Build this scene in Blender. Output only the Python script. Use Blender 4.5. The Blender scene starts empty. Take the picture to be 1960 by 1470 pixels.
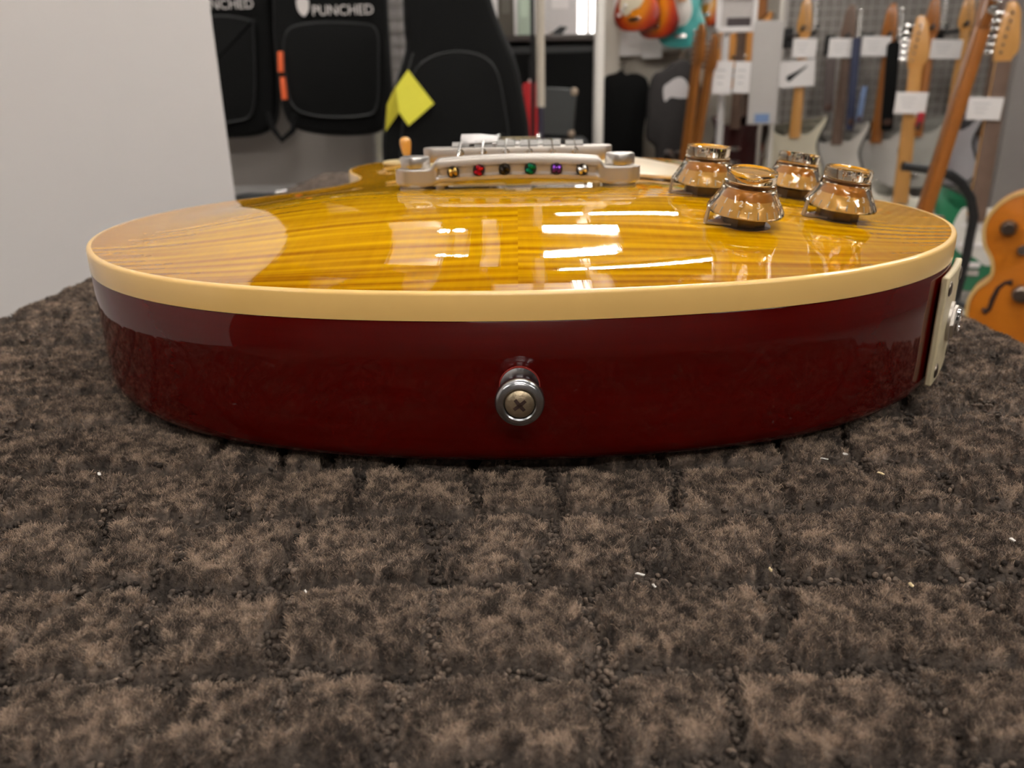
import bpy, math, random
import numpy as np
from mathutils import Matrix, Vector
random.seed(7); rng = np.random.default_rng(7)
D2 = bpy.data
scene = bpy.context.scene
COL = scene.collection
PI = math.pi

# ------------------------------------------------------------------ camera, world, exposure
TOP = 0.60                                   # height of the bench's carpet
Z0 = TOP + 0.051                             # height of the guitar's binding plane at its tail
FPX = 1526.67
CAM = np.array([0.000869, -0.202271, Z0 + 0.047171])
FW = np.array([-0.01355233, 0.94141762, -0.33697063])
RT = np.array([0.9998002, 0.00780599, -0.01840196])
UP = np.array([0.01469354, 0.33715269, 0.94133531])
cd = D2.cameras.new('camera'); cam = D2.objects.new('camera', cd); COL.objects.link(cam)
cam.matrix_world = Matrix(((RT[0], UP[0], -FW[0], CAM[0]), (RT[1], UP[1], -FW[1], CAM[1]),
                           (RT[2], UP[2], -FW[2], CAM[2]), (0, 0, 0, 1)))
cd.sensor_fit = 'HORIZONTAL'; cd.sensor_width = 36.0; cd.lens = 36.0 * FPX / 1960.0
cd.clip_start = 0.01; cd.clip_end = 60
cd.dof.use_dof = True; cd.dof.focus_distance = 0.205; cd.dof.aperture_fstop = 20.0
scene.camera = cam
w = D2.worlds.new('world'); scene.world = w; w.use_nodes = True
w.node_tree.nodes['Background'].inputs[0].default_value = (0.9, 0.93, 1.0, 1)
w.node_tree.nodes['Background'].inputs[1].default_value = 0.02
vs = scene.view_settings
vs.view_transform = 'Standard'; vs.look = 'None'; vs.gamma = 1.0; vs.use_curve_mapping = False
vs.exposure = 0.95
TUBE_POWER = 34.0
scene.cycles.caustics_reflective = False
scene.cycles.caustics_refractive = True
scene.cycles.max_bounces = 10
scene.cycles.transmission_bounces = 10
scene.cycles.sample_clamp_indirect = 6.0

def at(px, py, y):
    """world point seen at photo pixel (px, py) whose distance down the shop is y"""
    d = FW * FPX + RT * (px - 980) + UP * (735 - py)
    return CAM + d * ((y - CAM[1]) / d[1])
def at_z(px, py, z):
    d = FW * FPX + RT * (px - 980) + UP * (735 - py)
    return CAM + d * ((z - CAM[2]) / d[2])

# ------------------------------------------------------------------ materials
MATS = {}
def pm(name, col, rough=0.5, metal=0.0, coat=0.0, var=0.08, scale=40.0, bump=0.0, stretch=(1, 1, 1), emit=0.0, trans=0.0, ior=1.5, coat_rough=0.03, spec=0.5, sheen=0.0):
    if name in MATS: return MATS[name]
    m = D2.materials.new(name); m.use_nodes = True
    nt = m.node_tree; b = nt.nodes['Principled BSDF']
    tc = nt.nodes.new('ShaderNodeTexCoord'); mp = nt.nodes.new('ShaderNodeMapping')
    mp.inputs['Scale'].default_value = stretch
    nz = nt.nodes.new('ShaderNodeTexNoise'); nz.inputs['Scale'].default_value = scale; nz.inputs['Detail'].default_value = 4
    nt.links.new(tc.outputs['Object'], mp.inputs[0]); nt.links.new(mp.outputs[0], nz.inputs['Vector'])
    mx = nt.nodes.new('ShaderNodeMix'); mx.data_type = 'RGBA'
    c0 = [max(0, c * (1 - var)) for c in col]; c1 = [min(1, c * (1 + var)) for c in col]
    mx.inputs[6].default_value = (*c0, 1); mx.inputs[7].default_value = (*c1, 1)
    nt.links.new(nz.outputs['Fac'], mx.inputs[0])
    nt.links.new(mx.outputs[2], b.inputs['Base Color'])
    b.inputs['Roughness'].default_value = rough; b.inputs['Metallic'].default_value = metal
    b.inputs['Coat Weight'].default_value = coat; b.inputs['Coat Roughness'].default_value = coat_rough
    b.inputs['IOR'].default_value = ior; b.inputs['Transmission Weight'].default_value = trans
    b.inputs['Specular IOR Level'].default_value = spec
    if sheen: b.inputs['Sheen Weight'].default_value = sheen
    if emit:
        b.inputs['Emission Color'].default_value = (*col, 1); b.inputs['Emission Strength'].default_value = emit
    if bump:
        bp = nt.nodes.new('ShaderNodeBump'); bp.inputs['Strength'].default_value = bump; bp.inputs['Distance'].default_value = 0.001
        nt.links.new(nz.outputs['Fac'], bp.inputs['Height']); nt.links.new(bp.outputs[0], b.inputs['Normal'])
    MATS[name] = m
    return m

def maple_top():
    m = D2.materials.new('flame_maple_lacquer'); m.use_nodes = True
    nt = m.node_tree; N = nt.nodes; L = nt.links; b = N['Principled BSDF']
    tc = N.new('ShaderNodeTexCoord'); sp = N.new('ShaderNodeSeparateXYZ'); L.new(tc.outputs['Object'], sp.inputs[0])
    def math_(op, a, b_=None, c=None):
        n = N.new('ShaderNodeMath'); n.operation = op
        for i, v in enumerate((a, b_, c)):
            if v is None: continue
            if isinstance(v, (int, float)): n.inputs[i].default_value = v
            else: L.new(v, n.inputs[i])
        return n.outputs[0]
    ax = math_('ABSOLUTE', sp.outputs[0]); sg = math_('SIGN', sp.outputs[0])
    # the flame stripes run across the body and drift away from the centre seam
    yy = math_('ADD', math_('MULTIPLY_ADD', ax, 0.05, sp.outputs[1]), math_('MULTIPLY', sg, 0.0023))
    cb = N.new('ShaderNodeCombineXYZ')
    L.new(math_('MULTIPLY', ax, 9.0), cb.inputs[0]); L.new(math_('MULTIPLY', yy, 210.0), cb.inputs[1]); L.new(math_('MULTIPLY', sg, 3.0), cb.inputs[2])
    n1 = N.new('ShaderNodeTexNoise'); n1.inputs['Scale'].default_value = 1.0; n1.inputs['Detail'].default_value = 2.0
    L.new(cb.outputs[0], n1.inputs['Vector'])
    cb3 = N.new('ShaderNodeCombineXYZ')
    L.new(math_('MULTIPLY', ax, 14.0), cb3.inputs[0]); L.new(math_('MULTIPLY', yy, 30.0), cb3.inputs[1]); L.new(math_('MULTIPLY', sg, 5.0), cb3.inputs[2])
    n3 = N.new('ShaderNodeTexNoise'); n3.inputs['Scale'].default_value = 1.0; n3.inputs['Detail'].default_value = 1.5
    L.new(cb3.outputs[0], n3.inputs['Vector'])
    band = math_('SINE', math_('ADD', math_('MULTIPLY', yy, 6.2832 / 0.0068), math_('MULTIPLY', n3.outputs['Fac'], 11.0)))
    flame = math_('ADD', math_('MULTIPLY', math_('MULTIPLY', band, n3.outputs['Fac']), 0.125), math_('MULTIPLY_ADD', n1.outputs['Fac'], 0.7, 0.15))
    cb2 = N.new('ShaderNodeCombineXYZ')
    L.new(math_('MULTIPLY', sp.outputs[0], 420.0), cb2.inputs[0]); L.new(math_('MULTIPLY', sp.outputs[1], 16.0), cb2.inputs[1])
    n2 = N.new('ShaderNodeTexNoise'); n2.inputs['Scale'].default_value = 1.0; n2.inputs['Detail'].default_value = 3
    L.new(cb2.outputs[0], n2.inputs['Vector'])
    r = N.new('ShaderNodeValToRGB'); e = r.color_ramp.elements
    e[0].position = 0.30; e[0].color = (0.36, 0.135, 0.0005, 1); e[1].position = 0.70; e[1].color = (0.76, 0.42, 0.001, 1)
    k = e.new(0.50); k.color = (0.58, 0.28, 0.0006, 1)
    L.new(math_('MULTIPLY_ADD', n2.outputs['Fac'], 0.12, math_('SUBTRACT', flame, 0.06)), r.inputs[0])
    at_ = N.new('ShaderNodeAttribute'); at_.attribute_name = 'edge'
    rr = N.new('ShaderNodeValToRGB'); e = rr.color_ramp.elements
    e[0].position = 0.02; e[0].color = (0.75, 0.75, 0.75, 1); e[1].position = 0.30; e[1].color = (0, 0, 0, 1)
    L.new(at_.outputs['Fac'], rr.inputs[0])
    mx = N.new('ShaderNodeMix'); mx.data_type = 'RGBA'; mx.blend_type = 'MIX'
    L.new(rr.outputs[0], mx.inputs[0]); L.new(r.outputs[0], mx.inputs[6])
    mu = N.new('ShaderNodeMix'); mu.data_type = 'RGBA'; mu.blend_type = 'MULTIPLY'; mu.inputs[0].default_value = 1
    L.new(r.outputs[0], mu.inputs[6]); mu.inputs[7].default_value = (0.74, 0.62, 0.9, 1); L.new(mu.outputs[2], mx.inputs[7])
    L.new(mx.outputs[2], b.inputs['Base Color'])
    b.inputs['Roughness'].default_value = 0.5; b.inputs['Specular IOR Level'].default_value = 0.0
    b.inputs['Coat Weight'].default_value = 1.0; b.inputs['Coat Roughness'].default_value = 0.012; b.inputs['Coat IOR'].default_value = 1.5
    # very slight lacquer sink over the grain
    bp = N.new('ShaderNodeBump'); bp.inputs['Strength'].default_value = 0.05; bp.inputs['Distance'].default_value = 0.0004
    L.new(n2.outputs['Fac'], bp.inputs['Height']); L.new(bp.outputs[0], b.inputs['Coat Normal'])
    return m

def carpet_mat(name, fib):
    m = D2.materials.new(name); m.use_nodes = True
    nt = m.node_tree; N = nt.nodes; L = nt.links; b = N['Principled BSDF']
    a = N.new('ShaderNodeAttribute'); a.attribute_name = 'shade'
    r = N.new('ShaderNodeValToRGB'); e = r.color_ramp.elements
    e[0].position = 0.0; e[0].color = (0.034, 0.0255, 0.021, 1); e[1].position = 1.0; e[1].color = (0.48, 0.35, 0.257, 1)
    k = e.new(0.35); k.color = (0.099, 0.074, 0.0585, 1); k = e.new(0.65); k.color = (0.214, 0.156, 0.121, 1)
    L.new(a.outputs['Fac'], r.inputs[0])
    if fib:
        L.new(r.outputs[0], b.inputs['Base Color'])
    else:
        tc = N.new('ShaderNodeTexCoord'); nz = N.new('ShaderNodeTexNoise'); nz.inputs['Scale'].default_value = 900; nz.inputs['Detail'].default_value = 3
        L.new(tc.outputs['Object'], nz.inputs['Vector'])
        mu = N.new('ShaderNodeMix'); mu.data_type = 'RGBA'; mu.blend_type = 'MULTIPLY'; mu.inputs[0].default_value = 1.0
        r2 = N.new('ShaderNodeValToRGB'); e2 = r2.color_ramp.elements
        e2[0].position = 0.3; e2[0].color = (0.45, 0.45, 0.45, 1); e2[1].position = 0.7; e2[1].color = (1, 1, 1, 1)
        L.new(nz.outputs['Fac'], r2.inputs[0]); L.new(r.outputs[0], mu.inputs[6]); L.new(r2.outputs[0], mu.inputs[7])
        L.new(mu.outputs[2], b.inputs['Base Color'])
        bp = N.new('ShaderNodeBump'); bp.inputs['Strength'].default_value = 0.8; bp.inputs['Distance'].default_value = 0.0006
        L.new(nz.outputs['Fac'], bp.inputs['Height']); L.new(bp.outputs[0], b.inputs['Normal'])
    b.inputs['Roughness'].default_value = 0.85; b.inputs['Specular IOR Level'].default_value = 0.25
    return m

# ------------------------------------------------------------------ mesh helpers
def tag(o, label=None, cat=None, group=None, kind=None):
    if label: o['label'] = label
    if cat: o['category'] = cat
    if group: o['group'] = group
    if kind: o['kind'] = kind
    return o
def link(o, parent=None):
    COL.objects.link(o)
    if parent: o.parent = parent
    return o
def thing(name, label, cat, loc=(0, 0, 0), rot=(0, 0, 0), group=None):
    o = D2.objects.new(name, None); o.empty_display_size = 0.02
    o.location = loc; o.rotation_euler = rot
    link(o); return tag(o, label, cat, group)

class MB:
    def __init__(s): s.v = []; s.f = []
    def add(s, vs_, fs, M=None):
        k = len(s.v)
        for p in vs_:
            p = Vector(p)
            if M is not None: p = M @ p
            s.v.append((p.x, p.y, p.z))
        s.f += [tuple(i + k for i in f) for f in fs]
        return s
    def box(s, c, d, M=None):
        x, y, z = c; a, b, e = d[0] / 2, d[1] / 2, d[2] / 2
        vs_ = [(x + i * a, y + j * b, z + k * e) for i in (-1, 1) for j in (-1, 1) for k in (-1, 1)]
        return s.add(vs_, [(0, 1, 3, 2), (4, 6, 7, 5), (0, 4, 5, 1), (2, 3, 7, 6), (0, 2, 6, 4), (1, 5, 7, 3)], M)
    def rbox(s, c, d, r, M=None):
        """box with all its edges chamfered by r"""
        x, y, z = c; a = [q / 2 for q in d]; r = min(r, *(0.45 * q for q in d))
        vs_ = []; idx = {}
        for i in (-1, 1):
            for j in (-1, 1):
                for k in (-1, 1):
                    for ax in range(3):
                        sgn = (i, j, k)
                        p = [sgn[q] * (a[q] - (0 if q == ax else r)) for q in range(3)]
                        idx[(i, j, k, ax)] = len(vs_); vs_.append((x + p[0], y + p[1], z + p[2]))
        fs = []
        for ax in range(3):
            o1, o2 = (ax + 1) % 3, (ax + 2) % 3
            for sg in (-1, 1):
                q = []
                for (u, v_) in ((-1, -1), (1, -1), (1, 1), (-1, 1)):
                    c3 = [0, 0, 0]; c3[ax] = sg; c3[o1] = u; c3[o2] = v_
                    q.append(idx[(*c3, ax)])
                fs.append(tuple(q if sg > 0 else q[::-1]))
            for u in (-1, 1):           # edges along ax
                for v_ in (-1, 1):
                    lo = [0, 0, 0]; lo[ax] = -1; lo[o1] = u; lo[o2] = v_
                    hi = list(lo); hi[ax] = 1
                    q = [idx[(*lo, o1)], idx[(*hi, o1)], idx[(*hi, o2)], idx[(*lo, o2)]]
                    fs.append(tuple(q if u * v_ < 0 else q[::-1]))
        for i in (-1, 1):
            for j in (-1, 1):
                for k in (-1, 1):
                    q = [idx[(i, j, k, 0)], idx[(i, j, k, 1)], idx[(i, j, k, 2)]]
                    fs.append(tuple(q if i * j * k > 0 else q[::-1]))
        return s.add(vs_, fs, M)
    def lathe(s, prof, n=32, M=None, cap=True):
        """profile (r, z) turned about z"""
        vs_ = []; fs = []
        for (r, z) in prof:
            for i in range(n):
                a = 2 * PI * i / n; vs_.append((r * math.cos(a), r * math.sin(a), z))
        for k in range(len(prof) - 1):
            for i in range(n):
                j = (i + 1) % n
                fs.append((k * n + i, k * n + j, (k + 1) * n + j, (k + 1) * n + i))
        if cap:
            fs.append(tuple(range(n))[::-1]); fs.append(tuple((len(prof) - 1) * n + i for i in range(n)))
        return s.add(vs_, fs, M)
    def tube(s, pts, r, n=10, M=None):
        pts = [Vector(p) for p in pts]; vs_ = []; fs = []
        rr = r if isinstance(r, (list, tuple)) else [r] * len(pts)
        ref = None
        for k, p in enumerate(pts):
            t = (pts[min(k + 1, len(pts) - 1)] - pts[max(k - 1, 0)]).normalized()
            if ref is None: ref = Vector((0, 0, 1)) if abs(t.z) < 0.9 else Vector((1, 0, 0))
            u = t.cross(ref).normalized(); v_ = u.cross(t).normalized(); ref = v_
            for i in range(n):
                a = 2 * PI * i / n
                vs_.append(p + (u * math.cos(a) + v_ * math.sin(a)) * rr[k])
        for k in range(len(pts) - 1):
            for i in range(n):
                j = (i + 1) % n
                fs.append((k * n + i, (k + 1) * n + i, (k + 1) * n + j, k * n + j))
        fs.append(tuple(range(n))); fs.append(tuple((len(pts) - 1) * n + i for i in range(n))[::-1])
        return s.add(vs_, fs, M)
    def prism(s, out, z0, z1, M=None, bev=0.0):
        """closed outline [(x,y)] (counter-clockwise) raised from z0 to z1 with rounded rims"""
        o = np.array(out, float)
        if ((np.roll(o[:, 0], -1) - o[:, 0]) * (np.roll(o[:, 1], -1) + o[:, 1])).sum() > 0: o = o[::-1]
        n = len(o)
        rings = [(0, z0), (0, z1)] if bev <= 0 else [(bev, z0), (bev * 0.3, z0 + bev * 0.3), (0, z0 + bev), (0, z1 - bev), (bev * 0.3, z1 - bev * 0.3), (bev, z1)]
        t = np.roll(o, -1, 0) - np.roll(o, 1, 0); t /= np.linalg.norm(t, axis=1)[:, None] + 1e-12
        nr = np.column_stack([-t[:, 1], t[:, 0]])
        vs_ = []; fs = []
        for d, z in rings:
            q = o + nr * d
            vs_ += [(a, b, z) for a, b in q]
        for k in range(len(rings) - 1):
            for i in range(n):
                j = (i + 1) % n
                fs.append((k * n + i, k * n + j, (k + 1) * n + j, (k + 1) * n + i))
        fs.append(tuple(range(n))[::-1]); fs.append(tuple((len(rings) - 1) * n + i for i in range(n)))
        return s.add(vs_, fs, M)
    def mesh(s, name, mat, smooth=True, angle=38):
        me = D2.meshes.new(name); me.from_pydata(s.v, [], s.f); me.materials.append(mat)
        if smooth:
            me.polygons.foreach_set('use_smooth', [True] * len(me.polygons))
            me.set_sharp_from_angle(angle=math.radians(angle))
        me.update(); return me
    def build(s, name, mat, parent=None, smooth=True, angle=38):
        return link(D2.objects.new(name, s.mesh(name, mat, smooth, angle)), parent)

def catmull(P, n=6, closed=True):
    P = np.array(P, float); N_ = len(P); out = []
    for i in range(N_ if closed else N_ - 1):
        g = (lambda k: P[k % N_]) if closed else (lambda k: P[min(max(k, 0), N_ - 1)])
        a, b, c, d = g(i - 1), g(i), g(i + 1), g(i + 2)
        for k in range(n):
            t = k / n
            out.append(.5 * (2 * b + (c - a) * t + (2 * a - 5 * b + 4 * c - d) * t * t + (-a + 3 * b - 3 * c + d) * t ** 3))
    if not closed: out.append(P[-1])
    return np.array(out)
def rrect(w_, h_, r, n=5, cx=0, cy=0):
    o = []
    for (sx, sy, a0) in ((1, 1, 0), (-1, 1, 90), (-1, -1, 180), (1, -1, 270)):
        for k in range(n + 1):
            a = math.radians(a0 + 90 * k / n)
            o.append((cx + sx * (w_ / 2 - r) + r * math.cos(a), cy + sy * (h_ / 2 - r) + r * math.sin(a)))
    return o
def text_mesh(name, body, size, mat, extrude=0.0, align='CENTER'):
    c = D2.curves.new(name, 'FONT'); c.body = body; c.size = size; c.extrude = extrude
    c.align_x = align; c.align_y = 'CENTER'; c.resolution_u = 3
    o = D2.objects.new(name, c); COL.objects.link(o)
    dg = bpy.context.evaluated_depsgraph_get(); me = D2.meshes.new_from_object(o.evaluated_get(dg))
    D2.objects.remove(o); D2.curves.remove(c)
    me.name = name; me.materials.clear(); me.materials.append(mat)
    return me
def Rx(a): return Matrix.Rotation(a, 4, 'X')
def Ry(a): return Matrix.Rotation(a, 4, 'Y')
def Rz(a): return Matrix.Rotation(a, 4, 'Z')
def Tr(*p): return Matrix.Translation(Vector(p))
UPRIGHT = Rx(PI / 2)            # drawing (x, y) -> upright (x, z); drawing +z comes towards the camera
DOWN_TO_TAIL = Rx(PI / 2)       # lathe axis z -> -y

# ------------------------------------------------------------------ the room
m_wallw = pm('white_painted_board', (0.80, 0.755, 0.735), 0.55, var=0.03, scale=3)
m_beige = pm('beige_wall_paint', (0.52, 0.47, 0.40), 0.8, var=0.05, scale=2)
m_greyw = pm('grey_partition_paint', (0.37, 0.33, 0.30), 0.8, var=0.08, scale=3)
m_floor = pm('shop_floor_vinyl', (0.24, 0.215, 0.19), 0.5, var=0.15, scale=8)
m_ceil = pm('dark_ceiling_paint', (0.018, 0.017, 0.016), 0.9, var=0.1, scale=2)
m_dark = pm('dark_shop_wall', (0.17, 0.15, 0.14), 0.8, var=0.2, scale=2)
m_black = pm('black_nylon_fabric', (0.0048, 0.0047, 0.0047), 0.8, var=0.3, scale=300, bump=0.3, spec=0.12)
m_blackp = pm('black_plastic', (0.009, 0.009, 0.0095), 0.45, var=0.2, scale=60)
m_white = pm('white_card', (0.80, 0.76, 0.745), 0.7, var=0.03, scale=30)
m_print = pm('grey_print', (0.35, 0.33, 0.33), 0.7, var=0.1, scale=80)
m_steel = pm('satin_nickel', (0.60, 0.55, 0.50), 0.45, metal=1.0, var=0.08, scale=120)
m_chrome = pm('polished_nickel', (0.72, 0.70, 0.67), 0.12, metal=1.0, var=0.05, scale=60)

def structure(name, mb, mat, label=None):
    o = mb.build(name, mat, None, False); return tag(o, label, None, None, 'structure')
X0, X1, Y0, Y1, ZC = -3.6, 4.4, -3.2, 5.7, 2.72
structure('floor', MB().box(((X0 + X1) / 2, (Y0 + Y1) / 2, -0.05), (X1 - X0, Y1 - Y0, 0.1)), m_floor, 'dull brown vinyl floor of the shop')
structure('ceiling', MB().box(((X0 + X1) / 2, (Y0 + Y1) / 2, ZC + 0.05), (X1 - X0, Y1 - Y0, 0.1)), m_ceil, 'dark open ceiling above the shop')
structure('wall_back', MB().box(((X0 + X1) / 2, Y1 + 0.05, ZC / 2), (X1 - X0, 0.1, ZC)), m_beige, 'beige wall at the back of the shop')
structure('wall_front', MB().box(((X0 + X1) / 2, Y0 - 0.05, ZC / 2), (X1 - X0, 0.1, ZC)), m_dark, 'dark wall behind the viewer')
structure('wall_left', MB().box((X0 - 0.05, (Y0 + Y1) / 2, ZC / 2), (0.1, Y1 - Y0, ZC)), m_dark, 'dark side wall')
structure('wall_right', MB().box((X1 + 0.05, (Y0 + Y1) / 2, ZC / 2), (0.1, Y1 - Y0, ZC)), m_dark, 'dark side wall by the guitars')
# the white board close beside the bench
structure('wall_side_board', MB().box((-0.421 - 0.3, (1.0 - 0.17) / 2, ZC / 2), (0.6, 1.17, ZC)), m_wallw, 'plain white board standing along the left side of the bench')
# grey partition that carries the gig bags
PXR = at(905, 100, 3.40)[0]
structure('wall_partition', MB().box(((X0 + PXR) / 2, 3.47, ZC / 2), (PXR - X0, 0.1, ZC)), m_greyw, 'grey partition behind the hanging gig bags')
structure('wall_pillar', MB().box((1.85 + 0.25, 3.06, ZC / 2), (0.5, 0.12, ZC)), pm('grey_pillar_paint', (0.20, 0.18, 0.17), 0.7, var=0.08, scale=4), 'dark grey pillar at the right edge')
structure('trim_1', MB().box((at(1168, 100, 5.45)[0], 5.62, ZC / 2), (0.15, 0.12, ZC)), pm('cream_post_paint', (0.62, 0.56, 0.48), 0.7, var=0.04, scale=4), 'cream upright trim on the back wall')

structure('added_band_partition', MB().box(((X0 + PXR) / 2, 3.40, 2.26), (PXR - X0, 0.03, 0.92)), m_ceil, 'unseen dark band added high on the partition to darken reflections')  # added out of view so the lacquer reflects something dark
structure('added_band_back', MB().box(((X0 + X1) / 2, Y1 - 0.02, 2.16), (X1 - X0, 0.03, 1.12)), m_ceil, 'unseen dark band added high on the back wall to darken reflections')  # second added band, darkens the back wall's reflection in the lacquer
# ------------------------------------------------------------------ ceiling lights
m_tube = pm('fluorescent_tube', (1.0, 0.965, 0.91), 0.4, emit=TUBE_POWER, var=0.0)
m_house = pm('white_lamp_housing', (0.55, 0.54, 0.52), 0.5, var=0.03)
def ceiling_light(label, x, y, length, rz=0.0, z=ZC - 0.10):
    t = thing('ceiling_light', label, 'light', (x, y, z), (0, 0, rz), 'fluorescent lights on the ceiling')
    MB().rbox((0, 0, 0.055), (length + 0.06, 0.16, 0.05), 0.01).build('housing', m_house, t)
    for s_ in (-1, 1):
        MB().tube([(-length / 2, s_ * 0.045, 0), (length / 2, s_ * 0.045, 0)], 0.0155, 10).build('tube', m_tube, t)
        for e in (-1, 1):
            MB().box((e * (length / 2 + 0.01), s_ * 0.045, 0.012), (0.02, 0.03, 0.045)).build('socket', m_house, t)
ceiling_light('short twin tube fixture nearest the centre of the back ceiling', 0.37, 3.83, 0.44)
ceiling_light('long twin tube fixture over the row of hanging guitars', 0.80, 4.73, 1.06)
ceiling_light('twin tube fixture over the gig bags', -2.4, 2.2, 1.20)
ceiling_light('twin tube fixture directly above the viewer', 0.1, -0.9, 1.20)
ceiling_light('twin tube fixture furthest behind the viewer', 0.1, -2.5, 1.20)
ceiling_light('twin tube fixture over the aisle to the right of the bench', 1.9, 0.9, 1.20, PI / 2)
ceiling_light('twin tube fixture over the guitars on the right', 2.6, 2.6, 1.20)
ceiling_light('twin tube fixture behind the viewer on the right', 2.2, -1.6, 1.20)
ceiling_light('twin tube fixture behind the viewer on the left', -2.2, -1.2, 1.20)
ceiling_light('twin tube fixture above the bench', 0.3, 0.75, 1.20)
ceiling_light('unseen twin tube fixture added over the aisle to brighten the row of guitars', 1.7, 2.7, 1.20, PI / 2)  # added lamp, brightens the guitar row and its price cards
ceiling_light('twin tube fixture before the hanging gig bags', -1.5, 1.6, 1.20)
for k, (x, y) in enumerate(((-0.365, 2.92), (-0.29, 2.92))):
    t = thing('spot_lamp', ('small round spot lamp further from the tubes', 'small round spot lamp next to the tubes')[k], 'light', (x, y, 2.15), (0, 0, 0), 'spot lamps')
    MB().tube([(0, 0, 0.09), (0, 0, ZC - 2.15)], 0.004, 6).build('rod', m_steel, t)
    MB().lathe([(0.03, 0.1), (0.035, 0.02), (0.03, 0.0), (0.026, 0.0), (0.024, 0.02), (0.001, 0.025)], 16).build('can', m_house, t)
    MB().lathe([(0.024, 0.004), (0.018, -0.004), (0.001, -0.006)], 16).build('bulb', m_tube, t)
t = thing('hanging_sign', 'blank white sign hanging from the ceiling over the aisle', 'sign', (-0.505, 3.0, 2.31))
MB().rbox((0, 0, 0.0), (0.24, 0.02, 0.60), 0.004).build('board', m_white, t)
for s_ in (-1, 1): MB().tube([(s_ * 0.10, 0, 0.29), (s_ * 0.10, 0, ZC - 2.31)], 0.003, 6).build('cord', m_steel, t)

t = thing('hanging_banner', 'narrow white banner hanging beside the blank sign', 'banner', (-0.145, 3.0, 2.31))
MB().rbox((0, 0, 0.0), (0.075, 0.012, 0.62), 0.003).build('cloth', m_white, t)
MB().tube([(0, 0, 0.30), (0, 0, ZC - 2.31)], 0.003, 6).build('cord', m_steel, t)
# ------------------------------------------------------------------ carpeted bench
def vnoise(x, y, cell, seed):
    r = np.random.default_rng(seed); G = r.random((512, 512))
    u = x / cell + 200.37; v = y / cell + 200.11
    i = np.floor(u).astype(int); j = np.floor(v).astype(int); fu = u - i; fv = v - j
    fu = fu * fu * (3 - 2 * fu); fv = fv * fv * (3 - 2 * fv); i %= 511; j %= 511
    return (G[i, j] * (1 - fu) + G[i + 1, j] * fu) * (1 - fv) + (G[i, j + 1] * (1 - fu) + G[i + 1, j + 1] * fu) * fv
rowsY = [-0.455]
while rowsY[-1] < 1.05: rowsY.append(rowsY[-1] + float(rng.uniform(0.024, 0.034)))
rowsY = np.array(rowsY)
for tgt in (-0.102, -0.079, -0.051, -0.0195, 0.008):       # the rows that can be read in the photograph
    rowsY[np.argmin(abs(rowsY - tgt))] = tgt
rowsY = np.sort(rowsY)
known = {-0.051: [-0.083, -0.054, -0.019, 0.006, 0.030, 0.062, 0.096], -0.079: [-0.077, -0.048, -0.017, 0.014, 0.052, 0.096], -0.0195: [-0.11, -0.078, -0.043, -0.012, 0.01, 0.041, 0.072, 0.099]}
colsX = []
for k in range(len(rowsY) - 1):
    xs = [-0.33]
    while xs[-1] < 0.26: xs.append(xs[-1] + float(rng.choice([0.019, 0.024, 0.027, 0.031, 0.037, 0.046])))
    key = round(float(rowsY[k]), 4)
    if key in known:
        kn = known[key]; xs = [x for x in xs if x < kn[0] - 0.015] + kn + [x for x in xs if x > kn[-1] + 0.015]
    colsX.append(np.array(xs))
def xl(y): return -0.2655 - 0.035 * np.clip(y, -0.5, 1.1)
XR = 0.2175
YN, YF = -0.45, 1.04
def carpet_height(x, y):
    """height below TOP (negative) and how deep in a groove (0..1) for flat arrays"""
    wob = (vnoise(x, y, 0.011, 3) - 0.5) * 0.004 + (vnoise(x, y, 0.004, 4) - 0.5) * 0.003
    yy = y + wob
    k = np.clip(np.searchsorted(rowsY, yy) - 1, 0, len(rowsY) - 2)
    df = yy - rowsY[k]; dr = rowsY[k + 1] - yy          # to the row line in front and behind
    dx = np.full_like(x, 1.0); wob2 = (vnoise(x, y, 0.010, 5) - 0.5) * 0.010 + (vnoise(x, y, 0.0035, 6) - 0.5) * 0.003
    xx = x + wob2
    for r in np.unique(k):
        s_ = k == r; c = colsX[r]; j = np.clip(np.searchsorted(c, xx[s_]), 1, len(c) - 1)
        dx[s_] = np.minimum(xx[s_] - c[j - 1], c[j] - xx[s_])
    amp = 0.8 + 0.2 * vnoise(x, y, 0.010, 7)
    gy = np.maximum(np.clip((0.0026 - df) / 0.0010, 0, 1), np.clip((0.0060 - dr) / 0.0036, 0, 1)) * amp
    gx = np.clip((0.0031 - dx) / 0.0015, 0, 1) * np.clip(1.8 * vnoise(x, y, 0.012, 8) - 0.1, 0.15, 1)
    floor_ = np.maximum(np.clip((0.0022 - df) / 0.0006, 0, 1), np.clip((0.0036 - dr) / 0.0010, 0, 1))
    g = np.maximum(gy, gx); g = g * g * (3 - 2 * g)
    gwide = 0.7 * np.clip(1 - dx / 0.006, 0, 1)
    tuft = (vnoise(x, y, 0.0021, 9) - 0.5) * 0.0009 + (vnoise(x, y, 0.006, 10) - 0.5) * 0.0007 + (vnoise(x, y, 0.03, 12) - 0.5) * 0.0010
    h = -0.0014 + tuft - 0.0046 * g - 0.0008 * gwide
    loops = (vnoise(x, y, 0.0024, 11) - 0.35) * 0.0034 * g
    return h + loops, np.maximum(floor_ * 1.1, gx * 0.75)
def carpet_round(x, y):
    """how far the carpet rolls over the bench's edges"""
    d = np.minimum(np.minimum(x - xl(y), XR - x), np.minimum(y - YN, YF - y)); r = 0.014
    q = np.clip(1 - d / r, 0, 1); return -r * (1 - np.sqrt(np.clip(1 - q * q, 0, 1)))
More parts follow.
